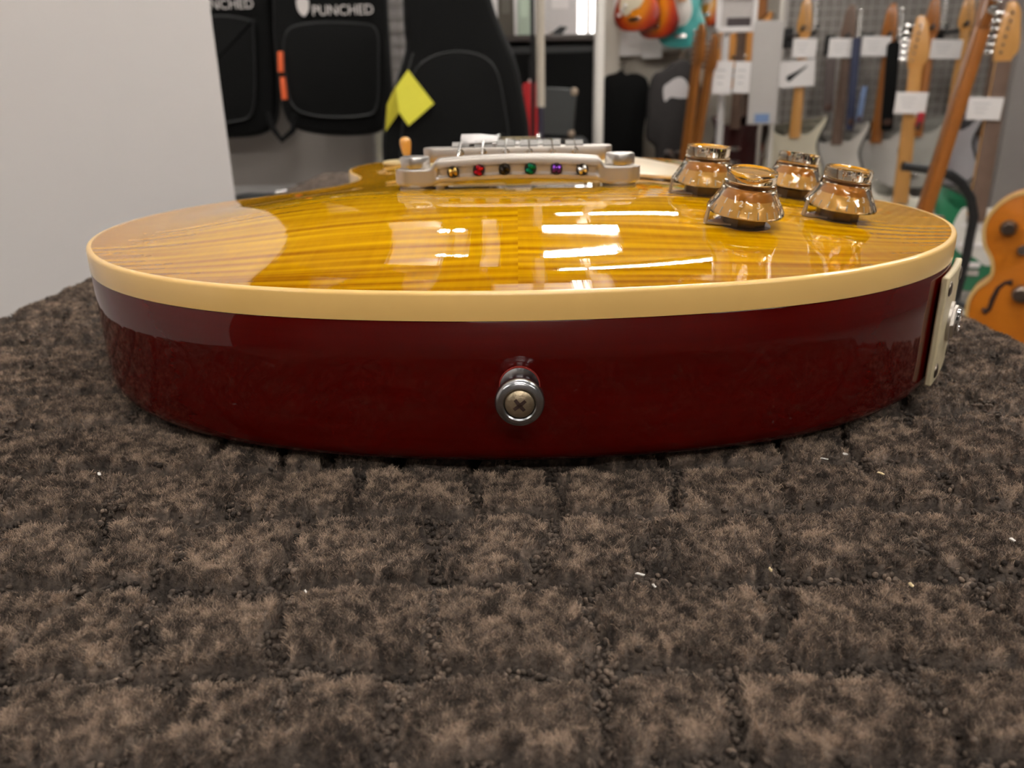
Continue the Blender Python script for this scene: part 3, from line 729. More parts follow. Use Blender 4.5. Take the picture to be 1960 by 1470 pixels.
nutm = MB().lathe([(7.4, -4.3), (7.6, -0.9), (7.1, -0.4), (4.0, -0.4), (4.0, 1.5)], 8, S_).lathe([(9.3, -4.5), (9.3, -4.1), (7.0, -4.1)], 32, S_).mesh('pot_nut', m_darkm, angle=30)
pt = MB().prism([(-4, -4.0), (-12.2, -1.3), (-14.0, -0.8), (-14.0, 0.8), (-12.2, 1.3), (-4, 4.0)], -4.0, -3.4, S_)
pt.add([(-13.5, -0.9, -3.7), (-13.5, 0.9, -3.7), (-14.1, 0.9, -3.7), (-14.1, -0.9, -3.7), (-13.1, -0.7, 1.6), (-13.1, 0.7, 1.6), (-13.7, 0.7, 1.6), (-13.7, -0.7, 1.6)], [(0, 1, 2, 3), (4, 7, 6, 5), (0, 4, 5, 1), (1, 5, 6, 2), (2, 6, 7, 3), (3, 7, 4, 0)], S_)
me_point = pt.mesh('pointer', m_steel, smooth=False)
m_tick = pm('white_knob_print', (0.85, 0.78, 0.66), 0.5, var=0.02)
tk = MB()
for k in range(21):
    a_ = k * 15; R = Rz(math.radians(a_))
    tk.add([(12.68, -0.16, 0.75), (12.68, 0.16, 0.75), (11.65, 0.16, 2.75), (11.65, -0.16, 2.75), (12.3, -0.16, 0.6), (12.3, 0.16, 0.6), (11.3, 0.16, 2.6), (11.3, -0.16, 2.6)], [(0, 1, 2, 3), (4, 7, 6, 5), (0, 4, 5, 1), (2, 6, 7, 3), (0, 3, 7, 4), (1, 5, 6, 2)], S_ @ R)
me_tick = tk.mesh('scale_ticks', m_tick, smooth=False)
digits = {d: text_mesh('numeral', d, 2.9 * MM, m_tick, 0.00004) for d in ('0', '1', '2', '3', '4', '5', '6', '7', '8', '9', '10')}
KN = [((76.0, 71), 185, ''), ((116.0, 93), 200, ''), ((72.0, 116), 187, ''), ((113.5, 139), 200, '')]
for (kx, kv), rot, _n in KN:
    n = nrm(kx, kv); p = Vector((kx, kv, hz(kx, kv))) + n * 3.9
    q = Vector((0, 0, 1)).rotation_difference(n).to_matrix().to_4x4()
    o = obj_at('control_knob', me_shell, Tr(p.x * MM, p.y * MM, p.z * MM) @ q, gtr)
    for nm_, me_, r_ in (('gold_core', me_core, 0), ('amber_band', me_band, 0), ('inner_disc', me_topd, 0), ('pot_nut', nutm, 0.3), ('pointer', me_point, math.radians(14)), ('scale_ticks', me_tick, math.radians(rot))):
        obj_at(nm_, me_, Rz(r_), o)
    for k, d in enumerate(('0', '1', '2', '3', '4', '5', '6', '7', '8', '9', '10')):
        a_ = math.radians(rot + k * 30)
        sl_ = math.atan2(1.8, 1.04)           # the skirt's slope
        R = Rz(a_ + PI / 2) @ Tr(0, -10.62 * MM, 4.6 * MM) @ Rx(sl_)
        obj_at('numeral', digits[d], R, o)

# toggle switch, pickguard, pickups
tx, tv = -76.5, 368.0; tz = hz(tx, tv)
tg = gp('toggle_switch', MB().lathe([(6.5, tz - 0.2), (6.5, tz + 1.2), (5.5, tz + 1.8), (5.0, tz + 3.0), (2.2, tz + 3.2), (2.0, tz + 4.0)], 28, S_ @ Tr(tx, tv, 0)), m_steel)
gp('switch_tip', MB().lathe([(1.5, 2.5), (2.4, 4), (3.1, 7), (3.7, 10.5), (3.9, 13), (3.5, 15.0), (2.2, 16.2), (0.05, 16.6)], 24, S_ @ Tr(tx, tv, tz) @ Ry(-0.06)), pm('amber_switch_tip', (0.72, 0.36, 0.08), 0.3, coat=0.5, var=0.05), tg)
gp('switch_ring', MB().lathe([(17, tz - 1.0), (17, tz + 0.5), (16.5, tz + 0.8), (6, tz + 0.8)], 40, S_ @ Tr(tx, tv, 0)), m_cream, tg)
pgo = catmull([(42, 190), (60, 188), (78, 196), (89, 212), (94, 232), (92, 255), (84, 278), (74, 294), (60, 304), (44, 306), (40, 280), (40, 235)], 6)
Mpg = S_ @ Tr(42, 0, 12.2) @ Ry(math.atan(0.11)) @ Tr(-42, 0, 0)
pg = gp('pickguard', MB().prism(pgo, -1.8, 0, Mpg, 0.5), pm('cream_pickguard', (0.76, 0.62, 0.42), 0.4, coat=0.3, var=0.04, scale=30))
gp('pickguard_bracket', MB().box((80, 235, 3.5), (4, 8, 6), S_).box((96, 235, 0.6), (30, 8, 1.2), S_), m_steel, pg)
for v in (216, 312):
    zt = hz(0, v)
    pk = gp('pickup', MB().prism(rrect(69, 38, 4, 4, 0, v), zt - 1, zt + 6.5, S_, 0.5), m_chrome); pk['label'] = 'nickel covered humbucker pickup'
    fr = MB(); 
    for (cx, cy, dx, dy) in ((0, v - 21, 88, 4), (0, v + 21, 88, 4), (-40, v, 9, 40), (40, v, 9, 40)): fr.rbox((cx, cy, zt + 1.0), (dx, dy, 7), 0.5, S_)
    gp('pickup_ring', fr, m_cream, pk)
    for k in range(6): gp('pole_screw', MB().lathe([(2.3, zt + 6.4), (2.3, zt + 6.8), (1.6, zt + 7.1)], 12, S_ @ Tr(HX[k] * 0.93, v - 9, 0)), m_steel, pk)

# neck, fretboard and headstock
m_mah = pm('cherry_mahogany_neck', (0.12, 0.02, 0.008), 0.35, coat=0.8, var=0.2, scale=30, stretch=(8, 1, 8))
m_rose = pm('rosewood', (0.055, 0.022, 0.012), 0.5, var=0.3, scale=60, stretch=(6, 1, 6))
def nw(v): return 28.5 - (v - FB0) / (FB1 - FB0) * 7.0
vv = []; ff = []; st = np.linspace(345, 822, 24)
for v in st:
    zt = fbz(v) - 5.0; w_ = nw(v); d = 19.5 - 4.5 * (v - 345) / 477
    deep = max(d, min(50.0, d + 30 * max(0, (440 - v) / 60))) if v < 440 else d
    for k in range(13):
        a_ = PI * k / 12; vv.append((-w_ * math.cos(a_), v, zt - deep * math.sin(a_) ** 0.8 * (0.9 if v > 440 else 0.8)))
for i in range(len(st) - 1):
    for k in range(12): ff.append((i * 13 + k, i * 13 + k + 1, (i + 1) * 13 + k + 1, (i + 1) * 13 + k))
    ff.append((i * 13 + 12, i * 13, (i + 1) * 13, (i + 1) * 13 + 12))
ff += [tuple(range(13)), tuple((len(st) - 1) * 13 + i for i in range(13))[::-1]]
nk = gp('neck', MB().add(vv, ff, S_), m_mah)
ang = -math.atan(0.0525)
fo = [(-nw(FB0), FB0), (nw(FB0), FB0), (nw(FB1), FB1), (-nw(FB1), FB1)]
Mf = S_ @ Tr(0, FB0, fbz(FB0)) @ Rx(ang) @ Tr(0, -FB0, 0)
gp('fretboard', MB().prism(fo, -6, 0, Mf), m_rose, nk)
for k in range(1, 23):
    vf = 813 - 628 * (1 - 2 ** (-k / 12.0))
    gp('fret', MB().tube([(-nw(vf), vf, 0.1), (nw(vf), vf, 0.1)], 0.9, 6, Mf), m_chrome, nk)
for k in (3, 5, 7, 9, 12, 15, 17, 19, 21):
    vf = 813 - 628 * (1 - 2 ** (-(k - 0.5) / 12.0)); hh_ = 6 if k < 16 else 4
    gp('inlay', MB().prism([(-nw(vf) * 0.7, vf - hh_), (nw(vf) * 0.7, vf - hh_), (nw(vf) * 0.6, vf + hh_), (-nw(vf) * 0.6, vf + hh_)], 0.0, 0.15, Mf), m_cream, nk)
gp('nut', MB().box((0, 815.5, fbz(815) + 0.2), (43, 5, 4.5), S_), m_cream, nk)
Mhd = S_ @ Tr(0, 817, fbz(817) - 3) @ Rx(math.radians(-11.0))
hs = gp('headstock', MB().prism(catmull([(-21, -4), (21, -4), (24, 12), (34, 34), (38, 70), (42, 130), (44, 160), (30, 172), (14, 176), (0, 168), (-14, 176), (-30, 172), (-44, 160), (-42, 130), (-38, 70), (-34, 34), (-24, 12)], 5), -14, 0, Mhd, 0.8), pm('black_headstock_lacquer', (0.02, 0.015, 0.014), 0.3, coat=1.0))
for s_ in (-1, 1):
    for k in range(3):
        yk = 45 + 43 * k
        tn = gp('tuner', MB().lathe([(4.5, 0), (4.5, 2), (3, 3), (3, 14), (2.4, 15)], 16, Mhd @ Tr(s_ * 26, yk, 0)), m_chrome, hs)
        gp('tuner_button', MB().lathe([(2, 0), (3, 8), (6, 11), (7, 15), (5, 19), (0.1, 20)], 14, Mhd @ Tr(s_ * 38, yk, -8) @ Ry(s_ * PI / 2)), pm('pale_tuner_button', (0.65, 0.58, 0.38), 0.3), hs)

# slip of white paper on the bridge
t = thing('paper_slip', 'small blank white paper slip resting on the bridge saddles', 'paper', (-0.0180, 0.1885, Z0 + 0.0290))
b_ = MB(); b_.add([(-0.0088, -0.0055, -0.0014), (0.0085, -0.0052, -0.0006), (0.0092, 0.0075, 0.0016), (-0.0086, 0.0072, 0.0026), (0.0, -0.0054, -0.0008), (0.0002, 0.0076, 0.0026)], [(0, 4, 5, 3), (4, 1, 2, 5)])
o = b_.build('slip', m_white, t); sm = o.modifiers.new('thick', 'SOLIDIFY'); sm.thickness = 0.0004

# ------------------------------------------------------------------ crumbs on the carpet
CR = [(1225, 1099, 'long white crumb in the carpet groove below the guitar', (2.2, 0.6, 0.5), 0), (1252, 1121, 'small pale crumb just right of the long white crumb', (1.1, 0.6, 0.5), 0), (1475, 1090, 'round cream crumb in the groove on the right', (0.9, 0.9, 0.8), 1),
      (1686, 906, 'bent yellowish crumb beside the jack side of the guitar', (2.0, 0.8, 0.6), 1), (1744, 1119, 'yellow crumb on the pile at the right', (1.2, 1.0, 0.6), 1), (1938, 1033, 'pale crumb nearest the right edge of the picture', (1.3, 1.0, 0.6), 0),
      (585, 1132, 'tiny white bead of lint on the left carpet', (0.7, 0.7, 0.6), 0), (1578, 878, 'white thread of lint close to the guitar side', (2.2, 0.5, 0.4), 0), (1618, 869, 'white fluff right beside the guitar side', (1.3, 1.0, 0.7), 0), (190, 907, 'pale flat crumb on the carpet left of the guitar', (2.3, 1.0, 0.5), 0)]
m_cr = [pm('white_lint', (0.72, 0.68, 0.64), 0.8, var=0.1, scale=900), pm('cream_crumb', (0.66, 0.52, 0.30), 0.8, var=0.15, scale=900)]
for (px, py, lb, dm, mi) in CR:
    p = at_z(px, py, TOP + 0.0012)
    b_ = MB(); n1, n2 = 9, 7; v = []; f = []
    for i in range(n1):
        a_ = PI * i / (n1 - 1)
        for j in range(n2):
            c_ = 2 * PI * j / n2; q = 1 + 0.25 * random.uniform(-1, 1)
            v.append((-math.cos(a_) * dm[0] * 0.5 * MM, math.sin(a_) * math.cos(c_) * dm[1] * 0.5 * q * MM + 0.0003 * math.sin(a_ * 2), math.sin(a_) * math.sin(c_) * dm[2] * 0.5 * q * MM))
    for i in range(n1 - 1):
        for j in range(n2): f.append((i * n2 + j, i * n2 + (j + 1) % n2, (i + 1) * n2 + (j + 1) % n2, (i + 1) * n2 + j))
    o = b_.add(v, f).build('lint_crumb', m_cr[mi]); o.location = p; o.rotation_euler = (0, 0, random.uniform(-0.6, 0.4))
    tag(o, lb, 'crumb', 'crumbs on the carpet')

# ------------------------------------------------------------------ generic hanging guitars
STRAT = [(0, 0), (70, 4), (120, 25), (153, 68), (160, 115), (148, 160), (129, 200), (119, 235), (123, 270), (136, 300), (143, 322), (133, 330), (108, 314), (84, 292), (60, 284), (36, 290), (28, 300), (-28, 300), (-40, 292), (-66, 297), (-98, 326), (-128, 362), (-146, 384), (-156, 374), (-151, 340), (-133, 295), (-119, 250), (-119, 215), (-135, 170), (-155, 120), (-158, 75), (-130, 28), (-75, 4)]
SPG = [(40, 290), (96, 300), (124, 312), (112, 262), (100, 232), (112, 190), (118, 150), (100, 108), (60, 92), (20, 120), (-30, 136), (-60, 174), (-66, 210), (-60, 250), (-46, 284), (-30, 292)]
HOL = [(0, 0), (80, 5), (140, 30), (180, 85), (188, 140), (170, 195), (140, 235), (122, 265), (120, 295), (135, 330), (152, 365), (150, 395), (125, 412), (90, 402), (62, 372), (30, 360), (-30, 360), (-62, 372), (-90, 402), (-125, 412), (-150, 395), (-152, 365), (-135, 330), (-120, 295), (-122, 265), (-140, 235), (-170, 195), (-188, 140), (-180, 85), (-140, 30), (-80, 5)]
HEAD = [(-21, 0), (21, 0), (26, 14), (38, 30), (40, 60), (32, 110), (26, 150), (8, 178), (-12, 176), (-16, 160), (-24, 120), (-30, 60), (-28, 20)]
m_maple = pm('maple_neck', (0.55, 0.27, 0.075), 0.35, coat=0.5, var=0.12, scale=30, stretch=(6, 6, 1))
m_mapled = pm('dark_amber_neck', (0.34, 0.115, 0.018), 0.35, coat=0.5, var=0.15, scale=30, stretch=(6, 6, 1))
m_rosef = pm('rosewood_neck', (0.14, 0.085, 0.06), 0.5, var=0.25, scale=40)
_cache = {}
def cm(key, fn):
    if key not in _cache: _cache[key] = fn()
    return _cache[key]
def sunburst(name, mid, rim):
    if name in MATS: return MATS[name]
    m = pm(name, mid, 0.3, coat=1.0, var=0.05); nt = m.node_tree; N = nt.nodes; L = nt.links
    tc = N.new('ShaderNodeTexCoord'); mp = N.new('ShaderNodeMapping'); mp.inputs['Location'].default_value = (0, 0, -0.17); mp.inputs['Scale'].default_value = (6.2, 0.0, 5.0)
    mp.vector_type = 'POINT'; mp.inputs['Location'].default_value = (0, 0, -0.17 * 5.0)
    ln = N.new('ShaderNodeVectorMath'); ln.operation = 'LENGTH'
    r = N.new('ShaderNodeValToRGB'); e = r.color_ramp.elements
    e[0].position = 0.45; e[0].color = (*mid, 1); e[1].position = 0.98; e[1].color = (*rim, 1); k = e.new(0.78); k.color = (0.45, 0.05, 0.006, 1)
    L.new(tc.outputs['Object'], mp.inputs[0]); L.new(mp.outputs[0], ln.inputs[0]); L.new(ln.outputs['Value'], r.inputs[0]); L.new(r.outputs[0], N['Principled BSDF'].inputs['Base Color'])
    return m
def guitar(name, label, loc, rot, body_mat, neck_mat, guard_mat=None, outline='S', joint=0.295, tuner_mat=None, mirror=False, group='guitars on the back racks', board=None, pickups=3, face=None):
    """upright guitar: local x across, z up, its front faces -y; origin at the body's lower end"""
    t = thing(name, label, 'guitar', loc, rot, group)
    sx = -1 if mirror else 1
    MU = Matrix.Scale(MM, 4) @ Matrix.Diagonal((sx, 1, 1, 1)) @ UPRIGHT
    ol = {'S': STRAT, 'H': HOL}[outline]
    def put(nm, key, fn, mat, par=t):
        me = cm((nm, key, mat.name, mirror), lambda: fn().mesh(nm, mat)); return link(D2.objects.new(nm, me), par)
    def fix(mb):
        if mirror: mb.f = [q[::-1] for q in mb.f]
        return mb
    j = joint * 1000
    bd = put('body', outline, lambda: fix(MB().prism(catmull(ol, 5), 0, 44, MU, 6)), body_mat)
    if guard_mat is not None:
        g_ = put('pickguard', outline, lambda: fix(MB().prism(catmull(SPG, 4), 43, 46.5, MU, 0.8)), guard_mat)
        for k in range(3): put('knob', k, lambda: fix(MB().lathe([(11, 46), (10, 58), (8, 60)], 14, MU @ Tr(70 + 22 * k, 150 - 26 * k, 0))), m_white if k % 2 == 0 else m_white, g_)
    if face is not None:
        oc_ = catmull(ol, 5); tq = np.roll(oc_, -1, 0) - np.roll(oc_, 1, 0); tq /= np.linalg.norm(tq, axis=1)[:, None]; oi = oc_ + np.column_stack([-tq[:, 1], tq[:, 0]]) * 7.0
        put('faceplate', outline, lambda: fix(MB().prism(oi, 43, 47, MU, 1.0)), face)
    for k in range(pickups): put('pickup', (outline, k), lambda: fix(MB().prism(rrect(84, 18, 8, 4, 0, 95 + 68 * k if outline == 'S' else 140 + 110 * k), 46, 52, MU, 1)), m_white if guard_mat is not None and guard_mat.name != 'cream_guard' else m_chrome)
    put('bridge', outline, lambda: fix(MB().rbox((0, 68, 49), (80, 22, 12), 2, MU)), m_chrome)
    n0, n1 = j - 30, j + 460
    nk_ = put('neck', (outline, joint), lambda: fix(MB().prism([(-28, n0), (28, n0), (21.5, n1), (-21.5, n1)], 34, 58, MU, 5)), neck_mat)
    if board is not None: put('fretboard', (outline, joint), lambda: fix(MB().prism([(-28, n0 - 20), (28, n0 - 20), (21.5, n1), (-21.5, n1)], 57, 63, MU, 1)), board, nk_)
    hd = put('headstock', (outline, joint), lambda: fix(MB().prism(catmull(HEAD, 4), 36, 52, MU @ Tr(0, n1 - 4, 0), 2)), neck_mat)
    for k in range(6):
        put('tuner', (joint, k), lambda: fix(MB().lathe([(3, 0), (3, 14), (9, 17), (10, 24), (6, 30), (0.1, 31)], 10, MU @ Tr(-26 + 1.2 * k, n1 + 28 + 23 * k, 40) @ Ry(-PI / 2)).lathe([(4, 0), (4, 14)], 10, MU @ Tr(-14 + 3 * k, n1 + 26 + 23 * k, 48))), tuner_mat or m_chrome, hd)
    return t
def lac(n, c, **k): return pm(n, c, 0.3, coat=1.0, var=0.04, scale=8, **k)
m_wg = pm('white_guard', (0.72, 0.69, 0.64), 0.4, coat=0.3, var=0.03)
m_cg = pm('cream_guard', (0.78, 0.68, 0.50), 0.4, coat=0.3, var=0.03)

# wire grid behind the row of guitars
gx0, gx1 = at(1490, 200, 4.5)[0], at(1990, 200, 4.5)[0]
gw = thing('display_rack', 'grey wire grid wall behind the row of pale guitars', 'wire grid', (gx0, 4.5, 0))
W_ = gx1 - gx0
MB().box((W_ / 2, 0.06, 1.3), (W_, 0.02, 2.6)).build('backing', pm('grid_backing', (0.27, 0.245, 0.225), 0.8, var=0.1), gw)
m_wire = pm('grey_wire', (0.42, 0.39, 0.365), 0.4, metal=0.2, var=0.05)
b_ = MB()
for k in range(int(W_ / 0.05) + 1): b_.box((k * 0.05, 0, 1.3), (0.006, 0.006, 2.6))
for k in range(52): b_.box((W_ / 2, -0.006, 0.02 + k * 0.05), (W_, 0.006, 0.006))
tag(b_.build('wires', m_wire, gw, False), kind='stuff')
b_ = MB()
for s_ in (0, W_): b_.tube([(s_, 0, 0), (s_, 0, 2.6)], 0.014, 8)
b_.tube([(0, 0, 2.6), (W_, 0, 2.6)], 0.014, 8).build('frame', m_wire, gw)

def hang(name, label, px, py, y, yaw, *a, roll=0.0, R=None, **k):
    p = at(px, py, y); j = k.get('joint', 0.295)
    R = R or Rz(yaw) @ Ry(roll)
    off = R @ Vector((0, 0, j)); loc = (p[0] - off.x, p[1] - off.y, p[2] - off.z)
    return guitar(name, label, loc, R.to_euler(), *a, **k)
rad = math.radians
row = [('solid_body_guitar', 'cream two horned guitar, first in the row behind the knobs', 1525, 252, 'cream_lacquer', (0.66, 0.60, 0.46), m_maple, None, -28),
       ('solid_body_guitar', 'greyish white guitar with dark neck, second in the row', 1606, 265, 'grey_white_lacquer', (0.58, 0.54, 0.49), m_rosef, None, -32),
       ('solid_body_guitar', 'greyish white guitar with brown neck, third in the row', 1682, 262, 'pale_grey_lacquer', (0.56, 0.53, 0.49), m_mapled, None, -36),
       ('solid_body_guitar', 'sage white guitar half hidden by the leaning brown neck', 1760, 250, 'sage_white_lacquer', (0.52, 0.51, 0.46), m_mapled, None, -38),
       ('solid_body_guitar', 'lilac white guitar right of the leaning brown neck', 1822, 244, 'lilac_white_lacquer', (0.56, 0.53, 0.56), m_maple, None, -38),
       ('solid_body_guitar', 'white guitar next to the grey pillar', 1885, 248, 'cool_white_lacquer', (0.58, 0.55, 0.57), m_rosef, None, -38)]
for (nm, lb, px, py, mn, c, nk_, gd, yaw) in row:
    hang(nm, lb, px, py, 4.2, rad(yaw), lac('black_rim', (0.012, 0.011, 0.011)), nk_, gd, mirror=True, pickups=0, face=lac(mn, c), group='row of pale guitars on the grid')  # black body shows as an outline around the pale face
    p = at(px, py, 4.2)
    h_ = thing('wall_hanger', 'black wall hanger holding the %s guitar of the grid row' % ('first', 'second', 'third', 'fourth', 'fifth', 'last')[row.index((nm, lb, px, py, mn, c, nk_, gd, yaw))], 'hanger', (p[0], 4.2, p[2] + 0.47), (0, 0, 0), 'wall hangers')
    b_ = MB().tube([(-0.035, -0.06, 0.03), (-0.035, 0.0, 0.0), (0, 0.06, 0.0), (0, 0.28, 0.0)], 0.009, 8).tube([(0.035, -0.06, 0.03), (0.035, 0.0, 0.0), (0, 0.06, 0.0)], 0.009, 8)
    b_.build('yoke', m_blackp, h_); MB().rbox((0, 0.285, 0), (0.05, 0.015, 0.10), 0.004).build('mount', m_blackp, h_)
hang('solid_body_guitar', 'white bodied guitar with blond maple neck standing below its price card', 1722, 372, 3.0, rad(-20), lac('ivory_lacquer', (0.66, 0.62, 0.53)), m_maple, None, roll=rad(-1.5), pickups=2, group='guitars standing on the floor')
hang('solid_body_guitar', 'green guitar with white pickguard behind the black stand', 1862, 392, 2.62, rad(-12), lac('green_lacquer', (0.004, 0.15, 0.06)), m_maple, m_wg, board=m_rosef, group='guitars standing on the floor')
a_, b2 = at(1849, 0, 1.6), at(1706, 470, 1.6)
hang('solid_body_guitar', 'guitar turned away with dark amber neck leaning across the row', 1706, 470, 1.6, 0, lac('brown_lacquer', (0.10, 0.03, 0.01)), pm('burnt_amber_neck', (0.30, 0.095, 0.010), 0.35, coat=0.5, var=0.15, scale=30), None, R=Ry(math.atan2(a_[0] - b2[0], a_[2] - b2[2])) @ Rz(rad(80)), tuner_mat=m_chrome, group='guitars standing on the floor')
# upper row on the beige wall
m_sb = sunburst('red_sunburst', (0.75, 0.24, 0.01), (0.30, 0.015, 0.006)); m_sb2 = sunburst('brown_sunburst', (0.60, 0.27, 0.03), (0.03, 0.012, 0.006))
top_row = [('sunburst guitar with big cream pickguard hanging at the top', 1222, 60, m_sb, m_cg, -40, 'S'), ('sunburst guitar with gold pickups beside the cream pickguard one', 1262, 74, m_sb, None, -52, 'S'), ('teal guitar with white pickguard hanging above the dark jacket', 1306, 92, lac('teal_lacquer', (0.06, 0.36, 0.34)), m_wg, -30, 'S'), ('brown sunburst guitar with white pickguard beside the teal one', 1352, 52, m_sb2, m_wg, -35, 'S')]
for (lb, px, py, bm_, gm, yaw, ol) in top_row:
    p = at(px, py, 5.3); guitar('solid_body_guitar', lb, (p[0], p[1], p[2]), (0, 0, rad(yaw)), bm_, m_maple, gm, pickups=3 if gm is None else 0, mirror=True, group='guitars hanging on the beige wall')
# guitars around the white pole
hang('solid_body_guitar', 'amber guitar hanging behind the white framed display', 1462, 40, 4.9, rad(-30), lac('amber_lacquer', (0.55, 0.20, 0.03)), m_mapled, None, joint=0.30, pickups=2, group='guitars around the white pole')
hang('solid_body_guitar', 'honey coloured guitar body behind the grey price sheets', 1425, 60, 4.6, rad(-35), lac('honey_lacquer', (0.60, 0.25, 0.05)), m_mapled, None, mirror=True, pickups=2, group='guitars around the white pole')
hang('solid_body_guitar', 'dark red and black guitar behind the white pole', 1415, 235, 4.3, rad(-40), lac('black_cherry_lacquer', (0.035, 0.005, 0.005)), m_rosef, None, mirror=True, pickups=2, group='guitars around the white pole')
hang('solid_body_guitar', 'brown sunburst guitar left of the cream guitar', 1436, 266, 4.70, rad(-62), m_sb2, m_rosef, None, mirror=True, pickups=2, group='guitars around the white pole')
for (px0, py0, px1, py1, yl, lb) in ((1348, 95, 1322, 300, 3.66, 'slim leaning guitar with amber neck beside the dark jacket'), (1378, 60, 1338, 300, 3.92, 'slim leaning guitar with amber neck nearest the white pole')):
    a_, b2 = at(px0, py0, yl), at(px1, py1, yl)
    lean = math.atan2(a_[0] - b2[0], a_[2] - b2[2])
    hang('solid_body_guitar', lb, px1, py1 + 30, yl, 0, lac('dark_walnut_lacquer', (0.03, 0.014, 0.008)), pm('deep_amber_neck', (0.25, 0.085, 0.012), 0.4, coat=0.3, var=0.2, scale=30), None, R=Ry(lean) @ Rz(rad(-60)), pickups=2, group='guitars around the white pole')

# orange semi hollow guitar close by on the right
m_or = pm('orange_flame_lacquer', (0.54, 0.16, 0.005), 0.4, coat=0.5, var=0.25, scale=9, stretch=(1, 1, 6))
yo = 0.98
OA = math.radians(33); on_ = np.array([-math.sin(OA), -math.cos(OA), 0.0]); ou = np.array([math.cos(OA), -math.sin(OA), 0.0]); op0 = at(1885, 450, yo)
def pxl(px, py):
    d = FW * FPX + RT * (px - 980) + UP * (735 - py); q = CAM + d * (((op0 - CAM) @ on_) / (d @ on_)); return np.array([(q - op0) @ ou, 0.0, q[2]])
og = thing('hollow_body_guitar', 'orange hollow body guitar with pale binding and f hole at the right edge', 'guitar', (0, 0, 0))
pts_px = [(2090, 402), (2020, 368), (1962, 366), (1915, 386), (1884, 425), (1882, 468), (1896, 500), (1893, 530), (1862, 556), (1848, 590), (1850, 650), (1880, 720), (1960, 770), (2060, 790), (2160, 770), (2220, 715), (2235, 640), (2215, 580), (2165, 540), (2150, 500), (2165, 460), (2150, 415)]
pp = np.array([pxl(*q) for q in pts_px]); oc = pp.mean(0); o2 = catmull([(q[0] - oc[0], q[2] - oc[2]) for q in pp], 7)
og.location = (op0[0] + ou[0] * oc[0], op0[1] + ou[1] * oc[0], oc[2]); og.rotation_euler = (0, 0, -OA)
bo = MB().prism(o2, -0.045, 0.0, UPRIGHT, 0.002).build('body', m_or, og)
n_ = len(o2); tan = np.roll(o2, -1, 0) - np.roll(o2, 1, 0); tan /= np.linalg.norm(tan, axis=1)[:, None]; nin = np.column_stack([-tan[:, 1], tan[:, 0]])
area = ((np.roll(o2[:, 0], -1) - o2[:, 0]) * (np.roll(o2[:, 1], -1) + o2[:, 1])).sum()
if area > 0: nin = -nin
vv = []; ff = []
for (d, z_) in ((-0.0006, -0.008), (-0.0006, 0.0008), (0.0045, 0.0010), (0.0045, -0.001)):
    q = o2 + nin * d; vv += [(a_, -z_, b2) for a_, b2 in q]
for k in range(3):
    for i in range(n_): ff.append((k * n_ + i, k * n_ + (i + 1) % n_, (k + 1) * n_ + (i + 1) % n_, (k + 1) * n_ + i))
MB().add(vv, ff).build('binding', pm('orange_guitar_binding', (0.66, 0.42, 0.16), 0.4), og)
def ol_(px, py): p = pxl(px, py); return (p[0] - oc[0], -0.0015, p[2] - oc[2])
for (px, py, r_) in ((1931, 436, 0.0105), (1956, 562, 0.012)):
    p = ol_(px, py)
    MB().lathe([(r_ * 1.1, 0), (r_, 0.004), (r_ * 0.95, 0.012), (r_ * 0.7, 0.015), (0.0002, 0.015)], 24, Tr(*p) @ UPRIGHT).build('knob', m_darkm, og)
p = ol_(1958, 478); MB().lathe([(0.008, 0), (0.007, 0.006), (0.0002, 0.007)], 18, Tr(*p) @ UPRIGHT).build('stud', m_chrome, og)
fh = [ol_(*q) for q in ((1938, 541), (1924, 541), (1910, 552), (1900, 572), (1893, 592), (1882, 596))]
MB().tube([(a_, b2, c_) for a_, b2, c_ in fh], [0.006, 0.0035, 0.004, 0.0045, 0.004, 0.007], 8, Matrix.Translation((0, 0.0035, 0))).build('f_hole', pm('f_hole_dark', (0.035, 0.012, 0.006), 0.8), og)
# neck, pickup and bridge beyond the picture's edge
zn = o2[:, 1].max(); xn = 0.5 * (o2[:, 0].min() + o2[:, 0].max()) + 0.01
nk2 = MB().prism([(xn - 0.020, zn - 0.05), (xn + 0.020, zn - 0.05), (xn + 0.016, zn + 0.34), (xn - 0.016, zn + 0.34)], -0.012, 0.008, UPRIGHT, 0.003).build('neck', m_mapled, og)
MB().prism([(xn - 0.020, zn - 0.06), (xn + 0.020, zn - 0.06), (xn + 0.016, zn + 0.34), (xn - 0.016, zn + 0.34)], 0.008, 0.012, UPRIGHT, 0.001).build('fretboard', m_rose, nk2)
MB().prism(catmull([(xn - 0.017, zn + 0.33), (xn + 0.017, zn + 0.33), (xn + 0.030, zn + 0.37), (xn + 0.034, zn + 0.45), (xn, zn + 0.46), (xn - 0.034, zn + 0.45), (xn - 0.030, zn + 0.37)], 4), -0.010, 0.004, UPRIGHT, 0.002).build('headstock', m_mapled, og)
for dz in (-0.09, -0.16): MB().rbox((xn, -0.004, zn + dz), (0.055, 0.012, 0.028), 0.003).build('pickup', m_chrome, og)
MB().rbox((xn, -0.005, zn - 0.22), (0.07, 0.012, 0.010), 0.003).build('bridge', m_chrome, og)
# its support: a low dark stand reaching the floor
zb = oc[2] + o2[:, 1].min()
MB().box((0, 0.03, (-oc[2] + (zb - oc[2])) / 2), (0.10, 0.10, zb - 0.002)).build('stand_leg', m_blackp, og)
MB().box((0, 0.0, zb - oc[2] - 0.006), (0.26, 0.16, 0.012)).build('stand_shelf', m_blackp, og)

